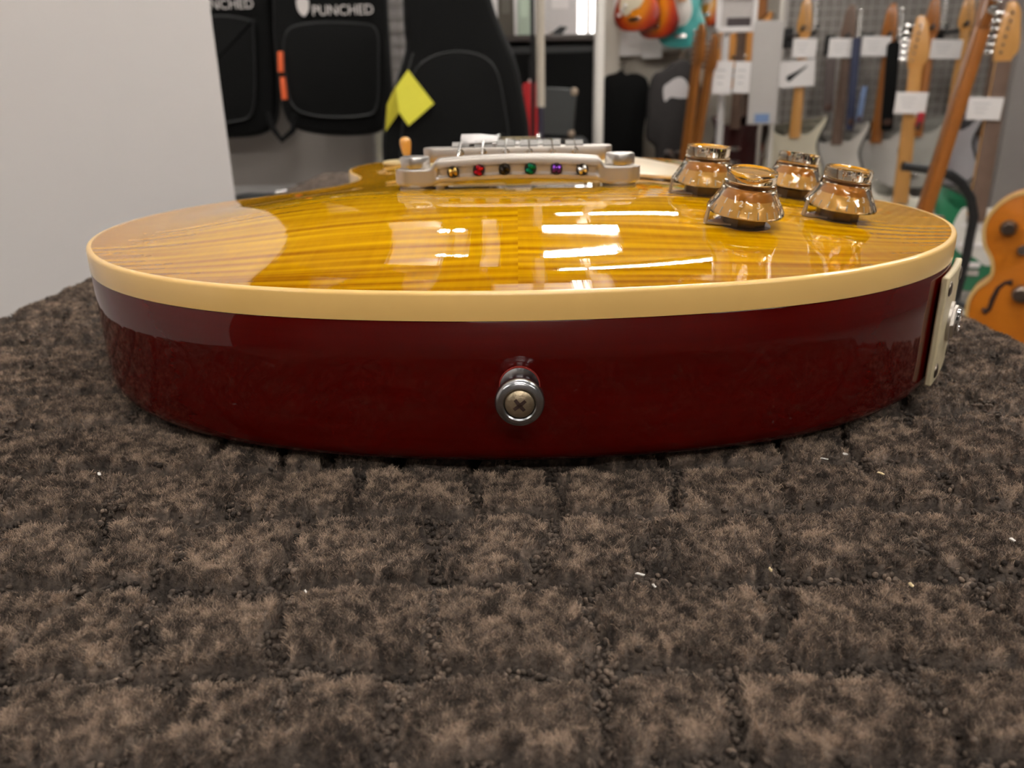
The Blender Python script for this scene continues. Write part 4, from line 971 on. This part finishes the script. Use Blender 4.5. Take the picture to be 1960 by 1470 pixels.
# black guitar stand with a yoke in front of the green guitar
p = at(1792, 328, 2.1)
gs = thing('guitar_stand', 'black tubular guitar stand with curved yoke arm before the green guitar', 'stand', (p[0], 2.1, 0))
def gl(px, py, y=2.1): q = at(px, py, y); return (q[0] - p[0], y - 2.1, q[2])
MB().tube([gl(1728, 318), gl(1760, 322), gl(1800, 328), gl(1828, 340)], 0.0125, 10).build('yoke_arm', m_blackp, gs)
MB().tube([gl(1815, 332), gl(1840, 350), gl(1858, 380), gl(1864, 415), gl(1856, 455), (gl(1850, 490)[0], 0, gl(1850, 490)[2]), (gl(1850, 490)[0] - 0.02, 0.0, 0.02)], 0.013, 10).build('post', m_blackp, gs)
xb = gl(1850, 490)[0] - 0.02
for a_ in (90, 210, 330): MB().tube([(xb, 0, 0.12), (xb + 0.20 * math.cos(rad(a_)), 0.20 * math.sin(rad(a_)), 0.008)], 0.009, 8).build('foot', m_blackp, gs)

# price cards
def card(px0, py0, px1, py1, y, lb, tilt=0.0, art=False, mat=None):
    a_, b2 = at(px0, py0, y), at(px1, py1, y)
    w_ = b2[0] - a_[0]; h_ = a_[2] - b2[2]
    t = thing('price_card', lb, 'price card', ((a_[0] + b2[0]) / 2, y, (a_[2] + b2[2]) / 2), (0, tilt, 0), 'white price cards among the guitars')
    MB().rbox((0, 0, 0), (w_, 0.003, h_), 0.001).build('card', mat or m_white, t)
    if art:
        MB().prism(catmull([(-0.25 * w_, -0.2 * h_), (-0.16 * w_, -0.27 * h_), (-0.02 * w_, -0.1 * h_), (0.24 * w_, 0.2 * h_), (0.28 * w_, 0.3 * h_), (0.12 * w_, 0.18 * h_), (-0.12 * w_, 0.02 * h_), (-0.24 * w_, -0.06 * h_)], 4), 0.0016, 0.0022, UPRIGHT).build('picture', m_blackp, t)
    else:
        for k in range(3):
            MB().box((-w_ * 0.12, -0.0018, h_ * (0.22 - 0.2 * k)), (w_ * (0.5 - 0.1 * k), 0.0006, h_ * 0.05)).build('print_line', pm('faint_print', (0.55, 0.53, 0.53), 0.7), t)
    return t
for c_ in ((1519, 74, 1561, 110, 4.135, 'price card over the neck of the cream guitar'), (1588, 74, 1634, 110, 4.135, 'price card over the neck of the second guitar in the row'), (1652, 70, 1702, 107, 4.135, 'price card over the neck of the third guitar in the row'),
           (1721, 74, 1772, 115, 4.135, 'price card partly behind the blond headstock'), (1784, 76, 1838, 112, 4.135, 'price card right of the blond headstock'), (1716, 177, 1771, 217, 2.93, 'price card on the blond maple neck'), (1855, 187, 1914, 229, 2.55, 'price card on the neck of the green guitar'),
           (1367, 117, 1399, 180, 3.9, 'tall price sheet left of the white pole'), (1407, 118, 1436, 178, 3.9, 'tall price sheet right of the white pole'), (1700, 222, 1706, 226, 3.9, '')):
    if c_[5]: card(*c_, tilt=rad(2))
card(1490, 117, 1557, 166, 4.12, 'price card with a small black guitar picture', rad(-3), True)
# white framed display and tall grey sheet
p0, p1 = at(1378, -6, 4.0), at(1442, 56, 4.0); w_, h_ = p1[0] - p0[0], p0[2] - p1[2]
fd = thing('framed_display', 'white framed display board on top of the white pole', 'display', ((p0[0] + p1[0]) / 2, 4.0, (p0[2] + p1[2]) / 2))
b_ = MB()
for (cx, cz, dx, dz) in ((0, h_ / 2, w_, 0.025), (0, -h_ / 2, w_, 0.025), (-w_ / 2, 0, 0.025, h_), (w_ / 2, 0, 0.025, h_)): b_.rbox((cx, 0, cz), (dx, 0.02, dz), 0.003)
b_.build('frame', m_white, fd)
MB().box((0, 0.004, 0), (w_, 0.004, h_)).build('panel', pm('pale_panel', (0.5, 0.46, 0.44), 0.6), fd)
MB().box((0.012, 0.0, -h_ * 0.27), (w_ * 0.66, 0.004, h_ * 0.26)).build('dark_label', pm('dark_label', (0.05, 0.035, 0.035), 0.6), fd)
pz = at(1393, 60, 4.0)
MB().tube([(pz[0] - fd.location.x, 0.03, -fd.location.z), (pz[0] - fd.location.x, 0.03, h_ / 2)], 0.019, 12).build('pole', pm('white_pole_paint', (0.66, 0.63, 0.62), 0.4, var=0.03), fd)
MB().lathe([(0.05, 0), (0.05, 0.01), (0.02, 0.02)], 24, Tr(pz[0] - fd.location.x, 0.03, -fd.location.z)).build('base', m_blackp, fd)
p0, p1 = at(1444, 40, 3.9), at(1484, 238, 3.9)
cb_ = thing('catalogue_board', 'tall pale grey board of fine print between the guitars', 'board', ((p0[0] + p1[0]) / 2, 3.9, 0))
MB().rbox((0, 0, (p0[2] + p1[2]) / 2), (p1[0] - p0[0], 0.012, p0[2] - p1[2]), 0.003).build('board', pm('pale_grey_board', (0.47, 0.44, 0.42), 0.6, var=0.12, scale=220), cb_)
MB().box((0.0, -0.007, p1[2] + 0.03), ((p1[0] - p0[0]) * 0.5, 0.003, 0.04)).build('blue_mark', pm('blue_mark', (0.16, 0.25, 0.45), 0.6), cb_)
MB().tube([(0, 0.012, 0.0), (0, 0.012, p1[2] + 0.02)], 0.010, 8).build('pole', m_steel, cb_)
MB().lathe([(0.14, 0), (0.14, 0.008), (0.015, 0.016)], 20, Tr(0, 0.012, 0)).build('base', m_blackp, cb_)

a_ = at(1488, 120, 4.07)
t = thing('upright_post', 'thin cream pole left of the card with the guitar picture', 'post', (a_[0], 4.07, 0))
MB().tube([(0, 0, 0.0), (0, 0, 2.3)], 0.013, 10).build('shaft', pm('cream_pole_paint', (0.64, 0.60, 0.54), 0.5), t)
MB().lathe([(0.035, 0), (0.035, 0.008), (0.015, 0.02)], 16).build('flange', m_house, t)
# straps and dark covers hanging among the guitars
def strap(px0, py0, px1, py1, y, wpx, lb, mat, name='guitar_strap'):
    a_, b2 = at(px0, py0, y), at(px1, py1, y); w_ = wpx * (y - CAM[1]) / FPX
    d = Vector(b2 - a_); L = d.length; t = thing(name, lb, 'strap', (a_[0], y, a_[2]), (0, math.atan2(d.x, d.z) - PI, 0), 'straps hanging among the guitars')
    MB().prism(rrect(w_, L, w_ * 0.3, 4, 0, -L / 2), -0.004, 0.004, UPRIGHT, 0.001).build('band', mat, t)
    MB().tube([(0, 0, -0.012), (0, 0.07 if y > 3.5 else 0.05, -0.012)], 0.004, 6).build('hook', m_steel, t)
    MB().prism(rrect(w_ * 0.7, 0.03, w_ * 0.2, 3, 0, -L * 0.9), -0.006, 0.006, UPRIGHT, 0.001).build('leather_end', m_rose, t)
m_navy = pm('navy_strap', (0.02, 0.025, 0.06), 0.7, var=0.2); m_blue = pm('blue_strap', (0.12, 0.17, 0.30), 0.7, var=0.2); m_redst = pm('red_strap', (0.35, 0.01, 0.02), 0.7, var=0.1)
strap(1640, 72, 1626, 250, 4.06, 14, 'broad dark navy strap beside the second price card', m_navy)
strap(1711, 80, 1697, 250, 4.06, 22, 'broad black strap between the third price card and the blond neck', m_black)
strap(1655, 165, 1642, 235, 4.03, 10, 'short blue strap hanging between two pale guitars', m_blue)
strap(1764, 215, 1757, 244, 2.86, 12, 'short red strap under the price card on the blond neck', m_redst)
strap(1590, 112, 1584, 215, 4.10, 18, 'dark brown strap hanging under the second price card', pm('dark_brown_strap', (0.07, 0.05, 0.045), 0.7, var=0.2))

# ------------------------------------------------------------------ gig bags
m_piping = pm('black_piping', (0.006, 0.006, 0.0065), 0.55, var=0.2)
m_logo = pm('silver_logo_print', (0.62, 0.57, 0.55), 0.5, var=0.05)
m_pull = pm('orange_zip_pull', (0.72, 0.115, 0.03), 0.5, var=0.05)
def gig_bag(lb, outl_px, y, thick, pocket_px=None, logo=None, pulls=(), loop_px=None):
    P = np.array([at(px, py, y) for px, py in outl_px]); c = P.mean(0)
    t = thing('gig_bag', lb, 'gig bag', (c[0], y, c[2]), (0, 0, 0), 'black gig bags on the partition')
    o = catmull([(q[0] - c[0], q[2] - c[2]) for q in P], 5)
    MB().prism(o, -thick, 0, UPRIGHT, thick * 0.3).build('shell', m_black, t)
    ar = ((np.roll(o[:, 0], -1) - o[:, 0]) * (np.roll(o[:, 1], -1) + o[:, 1])).sum()
    MB().tube([(a_, thick * 0.35, b2) for a_, b2 in o] + [(o[0][0], thick * 0.35, o[0][1])], 0.006, 6).build('zip', m_piping, t)
    def loc(px, py, off): q = at(px, py, y - off); return Vector((q[0] - c[0], -off, q[2] - c[2]))
    if pocket_px:
        Q = [loc(px, py, 0.0) for px, py in pocket_px]; po_ = catmull([(q.x, q.z) for q in Q], 5)
        pk_ = MB().prism(po_, -0.01, 0.022, UPRIGHT, 0.007).build('pocket', m_black, t)
        MB().tube([(a_, -0.019, b2) for a_, b2 in po_] + [(po_[0][0], -0.019, po_[0][1])], 0.004, 6).build('pocket_piping', m_piping, pk_)
    for (x0, y0, x1, y1) in pulls:
        MB().tube([loc(x0, y0, 0.026), loc((x0 + x1) / 2, (y0 + y1) / 2, 0.030), loc(x1, y1, 0.028)], 0.0115, 8).build('zip_pull', m_pull, t)
    if logo:
        (lx, ly, size, body, emblem) = logo
        q = loc(lx, ly, 0.026)
        obj_at('logo_lettering', text_mesh('logo_lettering', body, size, m_logo, 0.0008), Tr(*q) @ UPRIGHT, t)
        if emblem:
            e_ = loc(emblem[0], emblem[1], 0.026); s2 = size * 0.62
            MB().prism(catmull([(-0.6 * s2, 0.9 * s2), (0.6 * s2, 0.9 * s2), (0.75 * s2, 0.3 * s2), (0.55 * s2, -0.5 * s2), (0, -1.0 * s2), (-0.55 * s2, -0.5 * s2), (-0.75 * s2, 0.3 * s2)], 4), 0, 0.001, Tr(*e_) @ UPRIGHT).build('logo_emblem', m_logo, t)
    top = max(range(len(o)), key=lambda i: o[i][1]); tp_ = o[top]
    MB().tube([(tp_[0] - 0.04, 0, tp_[1] - 0.01), (tp_[0] - 0.03, 0, tp_[1] + 0.05), (tp_[0] + 0.03, 0, tp_[1] + 0.05), (tp_[0] + 0.04, 0, tp_[1] - 0.01)], 0.009, 8).build('carry_handle', m_black, t)
    yw = 3.36 - y
    MB().tube([(tp_[0], 0, tp_[1] + 0.045), (tp_[0], yw, tp_[1] + 0.045)], 0.006, 8).build('hook', m_steel, t)
    return t
gig_bag('black gig bag half hidden behind the white board', [(300, 60), (290, 200), (310, 248), (380, 262), (450, 262), (500, 254), (522, 225), (524, 150), (516, 0), (508, -130), (490, -260), (440, -480), (400, -520), (350, -500), (320, -260)], 3.22, 0.13, [(340, 60), (335, 200), (380, 232), (450, 232), (488, 205), (488, 60), (480, 40), (410, 32)], (428, 9, 0.050, 'PUNCHED', None))
gig_bag('black gig bag with silver lettering and two orange zip pulls', [(520, 60), (530, 160), (540, 215), (560, 243), (610, 256), (680, 258), (728, 248), (746, 215), (742, 120), (736, 20), (728, -120), (706, -300), (680, -500), (640, -540), (590, -520), (560, -300), (524, -120)], 3.05, 0.13, [(548, 70), (552, 160), (566, 205), (610, 222), (690, 222), (722, 205), (726, 120), (722, 60), (690, 46), (590, 46)], (656, 20, 0.049, 'PUNCHED', (580, 14)), ((537, 99, 538, 138), (541, 148, 545, 190)))
gig_bag('tall black gig bag with a yellow card tied to its side', [(772, 40), (776, 90), (762, 140), (742, 200), (730, 280), (745, 380), (800, 430), (880, 440), (960, 420), (1005, 370), (1012, 270), (1000, 190), (984, 115), (960, 60), (938, 0), (922, -90), (915, -300), (890, -520), (840, -560), (800, -520), (778, -300), (770, -120)], 2.55, 0.14, [(800, 130), (775, 220), (770, 320), (800, 360), (940, 360), (975, 320), (965, 200), (940, 120), (870, 100)], None)
# cloth tail hanging under the second bag
p0 = at(523, 245, 3.005)
t = thing('bag_strap', 'loose black strap dangling under the gig bag with orange pulls', 'strap', (p0[0], 3.005, p0[2]))
MB().tube([(-0.01, 0, 0.06), (0.0, -0.01, 0.0), (0.03, -0.01, -0.045), (0.075, 0, -0.01), (0.09, 0, 0.05)], 0.012, 8).build('webbing', m_black, t)
# yellow cards
m_yel = pm('yellow_card', (0.80, 0.74, 0.06), 0.6, var=0.04)
def poly_card(lb, pts, y0, dy, mat):
    P = [at(px, py, y0 + d) for (px, py), d in zip(pts, dy)]; c = sum(P) / len(P)
    t = thing('yellow_card', lb, 'card', tuple(c), (0, 0, 0), 'yellow cards tied to the bag')
    o = MB().add([tuple(q - c) for q in P], [tuple(range(len(P)))]).build('card', mat, t, False); sm = o.modifiers.new('thick', 'SOLIDIFY'); sm.thickness = 0.0012
    MB().tube([tuple(P[0] - c), tuple(P[0] - c + np.array([0.01, 0.01, 0.03])), tuple(P[0] - c + np.array([0.015, 0.03, 0.05]))], 0.0015, 6).build('string', m_blackp, t)
poly_card('yellow card turned on its corner on the tall black bag', [(781, 134), (831, 198), (782, 241), (764, 215), (757, 168)], 2.50, [0, 0, 0, 0, 0], m_yel)
poly_card('narrow yellow card hanging behind the turned one', [(757, 166), (766, 212), (738, 252), (741, 200)], 2.512, [0, 0.01, 0.03, 0.03], pm('dull_yellow_card', (0.55, 0.48, 0.03), 0.6, var=0.05))

# grid panel strip between the bags
gx0, gx1 = at(700, 80, 3.38)[0], at(800, 80, 3.38)[0]; W_ = gx1 - gx0
gp2 = thing('display_rack', 'narrow pale wire grid showing between the black bags', 'wire grid', (gx0, 3.38, 0))
MB().box((W_ / 2, 0.02, 1.4), (W_, 0.006, 2.4)).build('backing', pm('pale_grid_backing', (0.62, 0.58, 0.57), 0.7), gp2)
b_ = MB()
for k in range(int(W_ / 0.035) + 1): b_.box((k * 0.035, 0, 1.4), (0.006, 0.006, 2.4))
for k in range(48): b_.box((W_ / 2, -0.006, 0.22 + k * 0.05), (W_, 0.006, 0.007))
tag(b_.build('wires', m_wire, gp2, False), kind='stuff')

# low plinth with a coil of cable, pale post by the bags
pz = at(520, 372, 2.2)
pl = thing('display_plinth', 'low grey plinth under the gig bags', 'plinth', (-1.35, 2.74, 0))
MB().rbox((0, 0, 0.185), (1.5, 1.1, 0.37), 0.012).build('block', pm('grey_plinth_laminate', (0.26, 0.245, 0.235), 0.5, var=0.05, scale=5), pl)
MB().box((0, -0.552, 0.03), (1.5, 0.004, 0.06)).build('kick_strip', m_blackp, pl)
cc = at(508, 352, 2.42)
ck = thing('cable_coil', 'coil of black cable with a silver plug lying on the low plinth', 'cable', (cc[0], 2.42, 0.372))
pts = []
for k in range(120):
    a_ = 2 * PI * k / 20; r_ = 0.09 + 0.012 * math.sin(k * 0.7); pts.append((r_ * math.cos(a_), r_ * math.sin(a_) * 0.8, 0.006 + 0.0075 * (k // 20) + 0.002 * math.sin(k)))
MB().tube(pts, 0.0058, 6).build('cable', m_blackp, ck)
MB().tube([(0.05, -0.05, 0.058), (0.09, -0.06, 0.062)], 0.010, 10).build('plug', m_chrome, ck)
p0, p1 = at(684, 200, 3.0), at(706, 200, 3.0)
t = thing('upright_post', 'pale cream post standing between the two right gig bags', 'post', ((p0[0] + p1[0]) / 2, 3.345, 0))
MB().rbox((0, 0, 1.0), ((p1[0] - p0[0]) * 1.0, 0.03, 2.0), 0.003).build('upright', pm('cream_post', (0.60, 0.57, 0.47), 0.6), t)
MB().rbox((0, 0.0, 0.01), (0.09, 0.05, 0.02), 0.003).build('foot', m_blackp, t)

# ------------------------------------------------------------------ centre: cabinet, lamp, pole, umbrella, case
def boxpx(mb, px0, py0, px1, py1, y, depth, org, r=0.004):
    a_, b2 = at(px0, py0, y), at(px1, py1, y)
    return mb.rbox(((a_[0] + b2[0]) / 2 - org[0], y + depth / 2 - org[1], (a_[2] + b2[2]) / 2 - org[2]), (b2[0] - a_[0], depth, a_[2] - b2[2]), r)
yc = 4.2
a_, b2 = at(962, 82, yc), at(1150, 82, yc); topz = a_[2]
cbn = thing('speaker_cabinet', 'large black speaker cabinet under the bright shelf', 'cabinet', ((a_[0] + b2[0]) / 2, yc, 0))
cw = b2[0] - a_[0]
MB().rbox((0, 0.25, topz / 2), (cw, 0.5, topz - 0.02), 0.012).build('shell', m_blackp, cbn)
MB().rbox((0, -0.004, topz / 2), (cw - 0.05, 0.012, topz - 0.10), 0.004).build('grille_cloth', m_black, cbn)
for s_ in (-1, 1): MB().rbox((s_ * (cw / 2 - 0.02), -0.004, topz - 0.035), (0.045, 0.03, 0.045), 0.008).build('corner', pm('dull_corner', (0.05, 0.045, 0.045), 0.4), cbn)
t = thing('shelf_board', 'dark brown board lying on the black speaker cabinet', 'board', (cbn.location.x, yc, topz))
zt = at(1060, 66, yc)[2]
MB().rbox((0, 0.24, (zt - topz) / 2), (cw + 0.02, 0.54, zt - topz - 0.002), 0.006).build('board', pm('dark_brown_board', (0.045, 0.032, 0.027), 0.5), t)
def shelf_item(name, lb, cat, px0, py0, px1, py1, mat, y=4.35, depth=0.12):
    a_, b2 = at(px0, py0, y), at(px1, py1, y)
    t = thing(name, lb, cat, ((a_[0] + b2[0]) / 2, y, zt + 0.001)); h_ = a_[2] - zt
    MB().rbox((0, depth / 2, h_ / 2), (b2[0] - a_[0], depth, h_), 0.004).build('carton', mat, t)
    MB().box((0, -0.0008, h_ * 0.5), ((b2[0] - a_[0]) * 0.5, 0.001, h_ * 0.3)).build('label_panel', pm(mat.name + '_label', tuple(min(1, c * 1.35 + 0.03) for c in (mat.node_tree.nodes['Mix'].inputs[6].default_value[:3])), 0.5), t)
    return t
shelf_item('boxed_pedal', 'olive dark box at the left end of the bright shelf', 'box', 951, -60, 984, 45, pm('olive_box', (0.09, 0.075, 0.055), 0.6))
shelf_item('boxed_pedal', 'pale green box beside the beige pole on the shelf', 'box', 989, -40, 1017, 40, pm('pale_green_box', (0.50, 0.60, 0.48), 0.5))
shelf_item('white_case', 'plain white case leaning on the bright shelf', 'case', 1040, -90, 1104, 60, pm('white_case_paint', (0.68, 0.63, 0.62), 0.5), y=4.45)
a_ = at(1068, 60, 4.25)
t = thing('wedge_tool', 'small dark wedge lying on the bright shelf', 'tool', (a_[0], 4.25, zt + 0.001))
MB().prism([(-0.045, 0), (0.02, 0), (0.048, 0.035), (0.01, 0.04), (-0.03, 0.012)], -0.02, 0.02, UPRIGHT).build('wedge', m_blackp, t, False)
MB().box((-0.035, 0, 0.006), (0.02, 0.045, 0.010)).build('grip', m_darkm, t)
for k, (px, lb) in enumerate(((1113, 'left of the pair of glowing upright lamp tubes'), (1138, 'right of the pair of glowing upright lamp tubes'))):
    a_ = at(px, 60, 4.6)
    t = thing('tube_lamp', lb, 'light', (a_[0], 4.6, zt + 0.001), (0, 0, 0), 'upright tube lamps')
    MB().tube([(0, 0, 0.03), (0, 0, 1.1)], 0.021, 14).build('tube', pm('soft_tube', (1.0, 0.97, 0.93), 0.4, emit=2.4, var=0.0), t)
    MB().lathe([(0.03, 0), (0.03, 0.025), (0.02, 0.03)], 14).build('socket', m_house, t)
# white panel behind the shelf
a_, b2 = at(900, 60, 4.9), at(1152, 60, 4.9)
t = thing('white_back_panel', 'white board standing behind the bright shelf', 'board', ((a_[0] + b2[0]) / 2, 4.9, 0))
MB().rbox((0, 0, 1.05), (b2[0] - a_[0], 0.02, 2.1), 0.003).build('panel', m_white, t)
for s_ in (-1, 1): MB().rbox((s_ * 0.3, 0.04, 0.02), (0.05, 0.2, 0.04), 0.003).build('foot', m_blackp, t)
# beige pole stand with cable
a_ = at(1034, 100, 2.9); zlow = at(1034, 205, 2.9)[2]
t = thing('pole_stand', 'tall beige pole on a dark lower tube before the black cabinet', 'stand', (a_[0], 2.9, 0))
MB().tube([(0, 0, zlow), (0, 0, 2.1)], 0.0165, 14).build('upper_tube', pm('beige_pole_paint', (0.52, 0.46, 0.38), 0.45), t)
MB().tube([(0, 0, 0.02), (0, 0, zlow + 0.02)], 0.011, 12).build('lower_tube', pm('dark_tube', (0.035, 0.03, 0.05), 0.4), t)
MB().lathe([(0.15, 0), (0.15, 0.012), (0.02, 0.03)], 28).build('base', m_blackp, t)
MB().tube([(-0.03, 0.0, 0.03), (-0.027, 0.0, 1.0), (-0.025, 0, 2.05)], 0.007, 8).build('cable', m_blackp, t)
# red umbrella
a_ = at(1017, 158, 3.15)
t = thing('folded_umbrella', 'red folded umbrella standing tip down beside the beige pole', 'umbrella', (a_[0], 3.15, 0))
zt_ = a_[2]
b_ = MB(); v = []; f = []; ns_ = 16
for k, (z_, r_) in enumerate(((0.10, 0.006), (0.22, 0.014), (0.40, 0.024), (zt_ - 0.12, 0.031), (zt_ - 0.01, 0.033), (zt_, 0.026))):
    for i in range(ns_):
        a2 = 2 * PI * i / ns_ + z_ * 1.2; q = r_ * (1 + 0.10 * (i % 2)); v.append((q * math.cos(a2), q * math.sin(a2), z_))
for k in range(5):
    for i in range(ns_): f.append((k * ns_ + i, k * ns_ + (i + 1) % ns_, (k + 1) * ns_ + (i + 1) % ns_, (k + 1) * ns_ + i))
f += [tuple(range(ns_))[::-1], tuple(5 * ns_ + i for i in range(ns_))]
b_.add(v, f).build('folded_canopy', pm('red_umbrella_cloth', (0.48, 0.006, 0.010), 0.6, var=0.1), t)
MB().tube([(0, 0, 0.0), (0, 0, 0.12)], 0.004, 8).build('tip', m_chrome, t)
MB().tube([(0, 0, zt_ - 0.02), (0, 0, zt_ + 0.012)], 0.013, 10).build('collar', m_house, t)
MB().tube([(0, 0, zt_ + 0.01), (0, 0, zt_ + 0.09)], 0.008, 8).build('handle', m_blackp, t)
# black case with metal corners on a black box
a_, b2 = at(1040, 168, 3.5), at(1098, 260, 3.5)
t = thing('equipment_case', 'black case with brass coloured corners behind the beige pole', 'case', ((a_[0] + b2[0]) / 2 - 0.02, 3.5, b2[2])); w_, h_ = b2[0] - a_[0] + 0.04, a_[2] - b2[2]
Mt = Ry(rad(4))
MB().rbox((0, 0.1, h_ / 2), (w_, 0.2, h_), 0.008, Mt).build('shell', pm('dark_case_vinyl', (0.03, 0.032, 0.031), 0.5), t)
for (sx, sz) in ((1, 0), (1, 1), (-1, 0), (-1, 1)): MB().rbox((sx * (w_ / 2 - 0.012), 0.012, 0.014 + sz * (h_ - 0.028)), (0.034, 0.034, 0.034), 0.008, Mt).build('corner', pm('brass_corner', (0.42, 0.33, 0.25), 0.35, metal=0.8), t)
t2 = thing('support_box', 'black box carrying the case with brass corners', 'box', (t.location.x, 3.5, 0))
MB().rbox((0, 0.12, b2[2] / 2 - 0.006), (0.3, 0.26, b2[2] - 0.012), 0.01).build('shell', m_blackp, t2)
MB().box((0, -0.012, b2[2] / 2), (0.1, 0.01, 0.03)).build('handle', m_piping, t2)
# white post right of the cabinet
a_ = at(1146, 160, 3.9)
t = thing('white_post', 'white painted post right of the black cabinet', 'post', (a_[0], 3.9, 0))
MB().tube([(0, 0, 0.0), (0, 0, 2.55)], 0.026, 16).build('shaft', pm('gloss_white_paint', (0.93, 0.88, 0.82), 0.35, var=0.03), t)
MB().lathe([(0.09, 0), (0.09, 0.008), (0.03, 0.02)], 20).build('flange', m_house, t)

# ------------------------------------------------------------------ clothes and papers on the beige wall
def garment(name, lb, cat, pts, y, mat, thick=0.05, hanger_px=None, print_pts=None):
    P = np.array([at(px, py, y) for px, py in pts]); c = P.mean(0)
    t = thing(name, lb, cat, (c[0], y, c[2]))
    MB().prism(catmull([(q[0] - c[0], q[2] - c[2]) for q in P], 4), -thick / 2, thick / 2, UPRIGHT, thick * 0.35).build('cloth', mat, t)
    if hanger_px:
        q = at(*hanger_px, y); q = (q[0] - c[0], 0, q[2] - c[2])
        MB().tube([(q[0] - 0.05, 0, q[2] - 0.10), (q[0], 0, q[2] - 0.04), (q[0], 0, q[2]), (q[0] + 0.02, 0.0, q[2] + 0.03), (q[0], 0.1, q[2] + 0.02), (q[0], 5.68 - y, q[2] + 0.02)], 0.005, 6).build('hanger', m_darkm, t)
    if print_pts:
        pr = [at(px, py, y - thick / 2) for px, py in print_pts]
        MB().prism(catmull([(q[0] - c[0], q[2] - c[2]) for q in pr], 4), thick / 2 - 0.001, thick / 2 + 0.003, UPRIGHT).build('chest_print', pm('pale_chest_print', (0.62, 0.58, 0.58), 0.7, var=0.05), t)
garment('hanging_shirt', 'plain black shirt on a hanger against the beige wall', 'shirt', [(1158, 148), (1178, 140), (1190, 134), (1198, 142), (1210, 140), (1224, 142), (1238, 152), (1242, 175), (1238, 215), (1232, 250), (1230, 300), (1226, 340), (1160, 340), (1154, 250), (1152, 180)], 5.35, m_black, 0.05, (1193, 126))
garment('hanging_jacket', 'dark grey hooded jacket with a white chest print', 'jacket', [(1236, 262), (1238, 220), (1242, 170), (1252, 142), (1272, 132), (1290, 118), (1308, 114), (1324, 124), (1338, 150), (1344, 200), (1342, 260), (1340, 330), (1262, 330), (1254, 285), (1246, 275)], 5.1, pm('charcoal_fleece', (0.028, 0.024, 0.023), 0.9, var=0.3, scale=30, bump=0.3), 0.09, (1305, 104), [(1270, 168), (1280, 158), (1292, 150), (1304, 148), (1314, 156), (1320, 172), (1322, 186), (1300, 188), (1284, 186), (1272, 194)])
for k, (px0, py0, px1, py1, lb) in enumerate(((1184, 50, 1229, 106, 'left white paper sheet below the sunburst guitars'), (1230, 66, 1267, 111, 'right white paper sheet below the sunburst guitars'), (1176, -40, 1196, 40, 'white paper behind the cream pickguard guitar'))):
    a_, b2 = at(px0, py0, 5.55), at(px1, py1, 5.55)
    t = thing('paper_sheet', lb, 'paper', ((a_[0] + b2[0]) / 2, 5.6 - 0.03 * k, (a_[2] + b2[2]) / 2), (0, rad(-1.5), 0), 'white papers on the beige wall')
    MB().rbox((0, 0, 0), (b2[0] - a_[0], 0.004, a_[2] - b2[2]), 0.001).build('sheet', pm('bright_paper', (0.86, 0.82, 0.79), 0.7, var=0.02), t)
    MB().rbox((0, -0.004, (a_[2] - b2[2]) / 2 - 0.01), (0.03, 0.006, 0.02), 0.001).build('clip', m_steel, t)
a_, b2 = at(1278, 92, 5.5), at(1372, 92, 5.5)
t = thing('wall_panel_board', 'pale grey panel on the wall behind the teal guitar', 'panel', ((a_[0] + b2[0]) / 2, 5.66, 0))
MB().rbox((0, 0, a_[2] + 0.5), (b2[0] - a_[0] + 0.3, 0.03, 1.0), 0.003).build('panel', pm('pale_wall_panel', (0.56, 0.53, 0.50), 0.6), t)
MB().box((0, -0.01, a_[2] - 0.01), (b2[0] - a_[0] + 0.3, 0.02, 0.015)).build('bottom_rail', m_steel, t)
